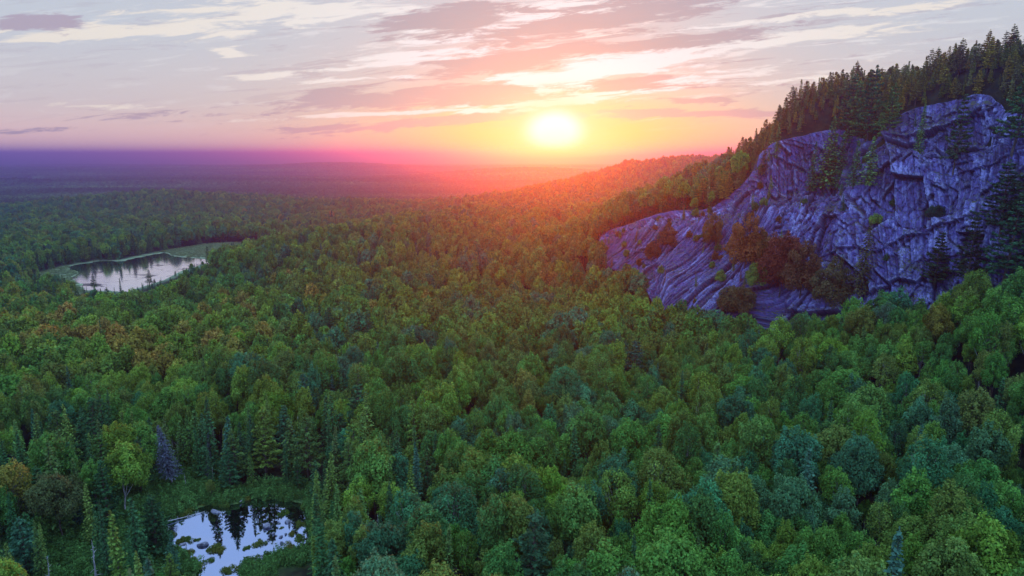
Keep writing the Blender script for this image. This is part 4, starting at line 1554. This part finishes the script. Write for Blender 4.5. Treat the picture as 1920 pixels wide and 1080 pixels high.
for px, py, Y, k, h, lb in snags:
    a0, _ = ray(px, py)
    x = a0 * Y
    z = float(height(np.array([x]), np.array([float(Y)]))[0])
    ob = build_tree('', sn_mesh[k], (x, Y, z), px % 6, h * 1.25, 1.0, (0.3, 0.3, 0.3), 'dead_tree', 'trunk', 'branches')
    ob['label'] = lb
    ob['category'] = 'dead tree'
    ob['group'] = 'bleached dead trees'

# labels of the forest trees: look, place, then rank when several still share both
bag = defaultdict(list)
for th in things:
    bag[(th[1], th[2])].append(th)
for (core, place), mem in bag.items():
    mem.sort(key=lambda q: q[3])
    for i, th in enumerate(mem):
        ob = th[0]
        lb = core + ' ' + place if len(mem) == 1 else core + ' ' + place + ', ' + (ORD[i] if i < len(ORD) else str(i + 1) + 'th') + ' from left'
        ob['label'] = lb
        ob['category'] = CAT[th[4]]
        ob['group'] = GROUPS[th[4]]


# ------------------------------------------------------------------ scatters (past the first 300 of a kind)
def scatter(name, loc, rot_, scl, idx_, tn, label):
    n = len(loc)
    me = bpy.data.meshes.new(name)
    me.vertices.add(n)
    me.vertices.foreach_set('co', np.asarray(loc, np.float32).ravel())
    for nm, ty, key, v in (('rotz', 'FLOAT', 'value', rot_), ('scl', 'FLOAT_VECTOR', 'vector', scl), ('pick', 'INT', 'value', idx_), ('tint', 'FLOAT_COLOR', 'color', np.concatenate([tn, np.ones((n, 1))], 1))):
        at = me.attributes.new(nm, ty, 'POINT')
        at.data.foreach_set(key, np.asarray(v, np.int32 if ty == 'INT' else np.float32).ravel())
    ob = link(name, me, kind='stuff', label=label)
    ng = bpy.data.node_groups.new(name + '_nodes', 'GeometryNodeTree')
    ng.interface.new_socket('Geometry', in_out='INPUT', socket_type='NodeSocketGeometry')
    ng.interface.new_socket('Geometry', in_out='OUTPUT', socket_type='NodeSocketGeometry')
    gi = ng.nodes.new('NodeGroupInput')
    go = ng.nodes.new('NodeGroupOutput')
    iop = ng.nodes.new('GeometryNodeInstanceOnPoints')
    ci = ng.nodes.new('GeometryNodeCollectionInfo')
    ci.inputs['Collection'].default_value = protos
    ci.inputs['Separate Children'].default_value = True
    ci.inputs['Reset Children'].default_value = True
    ng.links.new(gi.outputs[0], iop.inputs['Points'])
    ng.links.new(ci.outputs[0], iop.inputs['Instance'])
    iop.inputs['Pick Instance'].default_value = True

    def attr(nm, ty):
        a_ = ng.nodes.new('GeometryNodeInputNamedAttribute')
        a_.data_type = ty
        a_.inputs[0].default_value = nm
        return [s_ for s_ in a_.outputs if s_.enabled][0]
    ng.links.new(attr('pick', 'INT'), iop.inputs['Instance Index'])
    cx = ng.nodes.new('ShaderNodeCombineXYZ')
    ng.links.new(attr('rotz', 'FLOAT'), cx.inputs[2])
    ng.links.new(cx.outputs[0], iop.inputs['Rotation'])
    ng.links.new(attr('scl', 'FLOAT_VECTOR'), iop.inputs['Scale'])
    ng.links.new(iop.outputs[0], go.inputs[0])
    md = ob.modifiers.new('scatter', 'NODES')
    md.node_group = ng
    return ob


rest = ~single
pick = np.zeros(N, int)
for i in np.where(rest)[0]:
    lod = 0 if dist[i] < 230 else (1 if dist[i] < 560 else 2)
    if is_pine[i]:
        kk = 'n0' if lod == 0 else 'n1'
    elif is_con[i]:
        kk = 's%d' % lod
    else:
        kk = 'b%d' % lod
    L_ = PROTO[kk]
    pick[i] = L_[int(rng.integers(0, len(L_)))]
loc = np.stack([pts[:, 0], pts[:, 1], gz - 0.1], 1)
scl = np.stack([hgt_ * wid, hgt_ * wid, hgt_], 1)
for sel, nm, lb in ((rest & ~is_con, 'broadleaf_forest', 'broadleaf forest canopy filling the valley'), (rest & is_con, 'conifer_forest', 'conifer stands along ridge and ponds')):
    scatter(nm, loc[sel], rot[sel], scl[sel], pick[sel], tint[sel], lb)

# far forest as stands of crowns
fl, fi, fs, ft = [], [], [], []
for (r0, r1, sp, kk) in [(1480, 2700, 34, 'f1'), (2700, 9000, 92, 'f2')]:
    xs = np.arange(-r1 * 0.72, r1 * 0.72, sp)
    ys = np.arange(r0 * 0.7, r1, sp)
    XX, YY = np.meshgrid(xs, ys)
    XX = XX + rng.uniform(-.3, .3, XX.shape) * sp
    YY = YY + rng.uniform(-.3, .3, YY.shape) * sp
    dd = np.hypot(XX, YY)
    k = (dd >= r0) & (dd < r1) & (np.abs(XX) < 0.84 * YY)
    X, Y = XX[k], YY[k]
    lk = pond_fields(X, Y)[3]
    okf = (lk > 30) & (meadow(X, Y) < 0.3)
    X, Y = X[okf], Y[okf]
    fl.append(np.stack([X, Y, height(X, Y)], 1))
    fi.append(rng.choice(PROTO[kk], len(X)))
    fs.append(np.full(len(X), 1.0))
    base = np.array([[0.085, 0.21, 0.075]]) * np.exp(1.0 * fbm(X / 500, Y / 260, 95, 3))[:, None] * rng.uniform(0.8, 1.2, (len(X), 1))
    ft.append(base)
fl, fi, fs, ft = np.concatenate(fl), np.concatenate(fi), np.concatenate(fs), np.concatenate(ft)
scatter('distant_forest', fl, rng.uniform(0, 6.28, len(fl)), np.repeat(fs[:, None], 3, 1), fi, ft, 'far-off forest fading to the horizon')
print('trees', N, 'singles', single.sum(), 'far stands', len(fl))


# ------------------------------------------------------------------ near pond: boulders, logs, tussocks, bank shrubs
def boulder_mesh(seed, sx_, sy_, sz_):
    r = np.random.default_rng(seed)
    import bmesh
    bm = bmesh.new()
    bmesh.ops.create_icosphere(bm, subdivisions=3, radius=1)
    cuts = r.normal(0, 1, (9, 3))
    cuts /= np.linalg.norm(cuts, axis=1)[:, None]
    for v in bm.verts:
        p = np.array(v.co)
        for c_ in cuts:
            d = p @ c_
            if d > 0.55:
                p = p - c_ * (d - 0.55)
        p *= 1 + 0.05 * math.sin(p[0] * 9 + seed) * math.sin(p[1] * 8) 
        v.co = (p[0] * sx_, p[1] * sy_, p[2] * sz_)
    me = bpy.data.meshes.new('boulder')
    bm.to_mesh(me)
    bm.free()
    me.materials.append(M_BOULDER)
    return me


boulders = [
    (501, 988, 1.15, .8, .9, 'pointed grey boulder standing in the open middle of the pond'),
    (541, 979, 1.1, .7, .5, 'flat boulder behind the pointed one, beside a green tussock'),
    (405, 960, 1.6, .9, .5, 'low flat boulder on the far bank of the pond'),
    (382, 1021, 1.3, 1.0, .7, 'rounded boulder left of centre in the shallow pond'),
    (528, 1019, .8, .6, .5, 'small dark boulder in front of the right tussock'),
    (500, 1062, 1.5, .9, .6, 'large boulder at the bottom shore of the pond'),
    (528, 1058, 1.1, .8, .6, 'boulder right of the large bottom shore boulder'),
    (513, 1001, .45, .4, .3, 'tiny dark stone right of pond centre'),
    (526, 1008, .6, .4, .3, 'small flat stone near the right shore'),
    (536, 1002, .5, .4, .35, 'small stone beside the right shore of the pond'),
    (333, 1040, 1.3, .8, .4, 'flat pale rock on the left shore of the pond'),
    (272, 992, 1.2, .9, .6, 'rock at the left tip of the pond under trees'),
    (345, 1020, .8, .6, .3, 'low stone among grass at left shore'),
    (487, 1045, .6, .5, .4, 'small rock below the centre tussock'),
]
for i, (px, py, a_, b_, c_, lb) in enumerate(boulders):
    x, y = on_plane(px, py, NEAR_POND_Z)
    ob = link('boulder', boulder_mesh(40 + i, a_, b_, c_), label=lb, category='boulder', group='boulders in the near pond')
    z = max(float(height(np.array([x]), np.array([y]))[0]), NEAR_POND_Z)
    ob.location = (x, y, z + 0.05)
    ob.rotation_euler = (0, 0, i * 1.3)

logs = [((300, 985), (384, 960), .11, 'long pale log lying from the bank into the left of the pond'),
        ((450, 945), (462, 930), .12, 'short stub log at the far bank'),
        ((342, 1043), (350, 1020), .09, 'thin branch sticking up beside the pale flat rock'),
        ((460, 1050), (520, 1046), .10, 'half sunk log near the bottom shore')]
for i, (p0, p1, rr_, lb) in enumerate(logs):
    x0, y0 = on_plane(*p0, NEAR_POND_Z)
    x1, y1 = on_plane(*p1, NEAR_POND_Z)
    mid = ((x0 + x1) / 2 + .2, (y0 + y1) / 2, NEAR_POND_Z + 0.25)
    v, q = tube([(x0, y0, NEAR_POND_Z + .5), mid, (x1, y1, NEAR_POND_Z + .12)], [rr_, rr_ * .8, rr_ * .4], 8)
    s_ = Soup()
    s_.add(v, q, (.5, .5, .5), 0)
    ob = link('fallen_log', s_.mesh('fallen_log', [M_DEAD]), label=lb, category='log', group='fallen logs in the near pond')
    tw = Soup()
    for kk in range(4):
        f = 0.2 + 0.2 * kk
        b0 = np.array([x0 + (x1 - x0) * f, y0 + (y1 - y0) * f, NEAR_POND_Z + .35 - .2 * f])
        v, q = tube([b0, b0 + (0.3 * (-1) ** kk, .3, .5)], [.04, .012], 4)
        tw.add(v, q, (.5, .5, .5), 0)
    link('branch_stubs', tw.mesh('branch_stubs', [M_DEAD]), ob)


def tussock_mesh(seed, rad_, h, n, leaf=0.11):
    r = np.random.default_rng(seed)
    P_, N_ = [], []
    for k in range(6):
        cx_, cy2, rr_ = r.normal(0, rad_ * .45), r.normal(0, rad_ * .3), rad_ * r.uniform(.3, .6)
        hh = h * r.uniform(.5, 1.1)
        m_ = n // 6
        d = r.normal(0, 1, (m_, 3))
        d[:, 2] = np.abs(d[:, 2])
        d /= np.linalg.norm(d, axis=1)[:, None]
        P_.append(np.array([cx_, cy2, 0]) + d * np.array([rr_, rr_, hh]) * r.uniform(.7, 1.15, (m_, 1)))
        N_.append(d)
    v, q = cards(np.concatenate(P_), np.concatenate(N_), leaf, r, .5, .6)
    s_ = Soup()
    tn = r.uniform(.35, .7, len(q))
    s_.add(v, q, np.repeat(np.stack([tn, tn, tn * .9], 1), 4, 0), 1)
    return s_.mesh('tussock', [M_BARK, M_LEAF])


tms = [tussock_mesh(60 + i, 1.3, .8, 1100) for i in range(4)]
tuss = [(536, 963, 1.0), (490, 1017, 1.0), (543, 1027, 1.1), (465, 1028, .7), (395, 1030, 1.2), (410, 1035, .9), (352, 1012, .9), (335, 1015, 1.0), (360, 1035, .9), (470, 1050, 1.3), (448, 1068, 1.2),
        (550, 1000, .8), (560, 1012, 1.1), (565, 985, .9), (515, 1048, 1.3), (545, 1045, 1.3), (425, 1068, 1.0), (355, 1060, 1.5), (392, 1052, .8), (322, 1000, 1.0), (380, 945, 1.6), (425, 944, 1.5), (350, 958, 1.6), (460, 938, 1.2), (575, 948, 1.5), (500, 1075, 1.2), (325, 1035, 1.3), (368, 1012, .6), (530, 990, .45), (485, 1000, .3)]
tl = []
for i, (px, py, sc) in enumerate(tuss):
    x, y = on_plane(px, py, NEAR_POND_Z)
    ob = link('sedge_tussock', tms[i % 4], category='tussock', group='green tussocks in and round the near pond')
    ob.location = (x, y, NEAR_POND_Z - 0.1)
    ob.rotation_euler = (0, 0, i * .9)
    ob.scale = (sc, sc, sc * .9)
    ob['tint'] = [.09 + .03 * (i % 3), .17, .04]
    szw = 'large' if sc > 1.15 else 'small' if sc < .75 else 'middling'
    plc = 'on the far bank' if py < 962 else 'at the bottom shore' if py > 1040 else 'by the right shore' if px > 525 else 'by the left shore' if px < 380 else 'out in the middle of the water'
    tl.append((ob, szw, plc, px))
bag = defaultdict(list)
for q in tl:
    bag[q[1:3]].append(q)
for (s_, p_), mem in bag.items():
    mem.sort(key=lambda q: q[3])
    for i, q in enumerate(mem):
        q[0]['label'] = s_ + ' green tussock ' + p_ + (' of the near pond' if len(mem) == 1 else '') + ('' if len(mem) == 1 else ', ' + ORD[i] + ' from left')

# low shrubs on the pond banks: ground cover
r = np.random.default_rng(5)
bp_ = r.uniform(0, 1, (8000, 2)) * np.array([75, 85]) + np.array([-95, 80])
nf = pond_fields(bp_[:, 0], bp_[:, 1])[0]
bp_ = bp_[(nf > 0.6) & (nf < np.where(bp_[:, 0] < -62, 26, 6)) & (r.uniform(size=len(nf)) < 0.8)]
bz = height(bp_[:, 0], bp_[:, 1])
for i in range(4):
    reg('u0', tussock_mesh(80 + i, 1.2, 1.5, 420, .16))
n_ = len(bp_)
sc_ = r.uniform(.6, 1.3, n_)
ct = np.array([[.08, .20, .06]]) * r.uniform(.7, 1.5, (n_, 1)) * np.array([[1, 1, 1]])
scatter('bank_shrubs', np.stack([bp_[:, 0], bp_[:, 1], bz - .1], 1), r.uniform(0, 6.28, n_), np.stack([sc_, sc_, sc_ * 1.1], 1), r.choice(PROTO['u0'], n_), ct, 'low green shrubs round the near pond')

# marsh reeds by the far pond
mp = np.stack([r.uniform(-460, 40, 60000), r.uniform(380, 900, 60000)], 1)
_, ff, mm, _ = pond_fields(mp[:, 0], mp[:, 1])
mp = mp[(mm < 4) & (ff > 0.5)][:9000]
mz_ = height(mp[:, 0], mp[:, 1])
n_ = len(mp)
sc_ = r.uniform(.5, 1.2, n_)
ct = np.array([[.20, .30, .15]]) * r.uniform(.7, 1.3, (n_, 1))
scatter('marsh_reeds', np.stack([mp[:, 0], mp[:, 1], mz_ - .1], 1), r.uniform(0, 6.28, n_), np.stack([sc_ * 1.4, sc_ * 1.4, sc_ * .6], 1), r.choice(PROTO['u0'], n_), ct, 'pale green marsh reeds beside the far pond')

# distant white building by the lake
bx, by = on_plane(10, 336, CAM_Z - 117)
import bmesh
M_WALL, t, o = material('white_render')
g = t.new('ShaderNodeNewGeometry')
principled(t, o, t.mix(t.noise(g.outputs['Position'], .5), (.70, .70, .68), (.85, .85, .83)), .8)
M_ROOF, t, o = material('grey_roof')
g = t.new('ShaderNodeNewGeometry')
principled(t, o, t.mix(t.noise(g.outputs['Position'], .8), (.20, .20, .22), (.32, .32, .34)), .7)
farm = bpy.data.objects.new('farmhouse', None)
COL.objects.link(farm)
farm.location = (bx, by, float(height(np.array([bx]), np.array([by]))[0]))
farm['label'] = 'tiny white building on the far lake shore at the left edge'
farm['category'] = 'building'
me = bpy.data.meshes.new('farm_wall')
me.from_pydata([(-12, -6, -2), (12, -6, -2), (12, 6, -2), (-12, 6, -2), (-12, -6, 8), (12, -6, 8), (12, 6, 8), (-12, 6, 8), (-12, 0, 12), (12, 0, 12)], [],
               [(0, 1, 5, 4), (1, 2, 6, 9, 5), (2, 3, 7, 6), (3, 0, 4, 8, 7)])
me.materials.append(M_WALL)
link('wall', me, farm)
me = bpy.data.meshes.new('farm_roof')
me.from_pydata([(-13, -7, 7.5), (13, -7, 7.5), (13, 0, 12.4), (-13, 0, 12.4), (-13, 7, 7.5), (13, 7, 7.5)], [], [(0, 1, 2, 3), (3, 2, 5, 4)])
me.materials.append(M_ROOF)
link('roof', me, farm)

# ------------------------------------------------------------------ haze
hz_lo, hz_hi = float(GZt.min()) - 1.0, CAM_Z + 51.0
me = bpy.data.meshes.new('haze')
bm = bmesh.new()
bmesh.ops.create_cube(bm, size=1.0)
for v in bm.verts:
    v.co = (v.co.x * 60000, v.co.y * 60000, hz_lo if v.co.z < 0 else hz_hi)
bm.to_mesh(me)
bm.free()
M_HAZE, t, o = material('evening_haze')
vol = t.new('ShaderNodeVolumePrincipled')
vol.inputs['Color'].default_value = (0.20, 0.33, 1.0, 1)
vol.inputs['Density'].default_value = 2.7e-4
vol.inputs['Anisotropy'].default_value = 0.84
t.link(vol.outputs[0], o.inputs['Volume'])
me.materials.append(M_HAZE)
link('haze', me, kind='stuff')
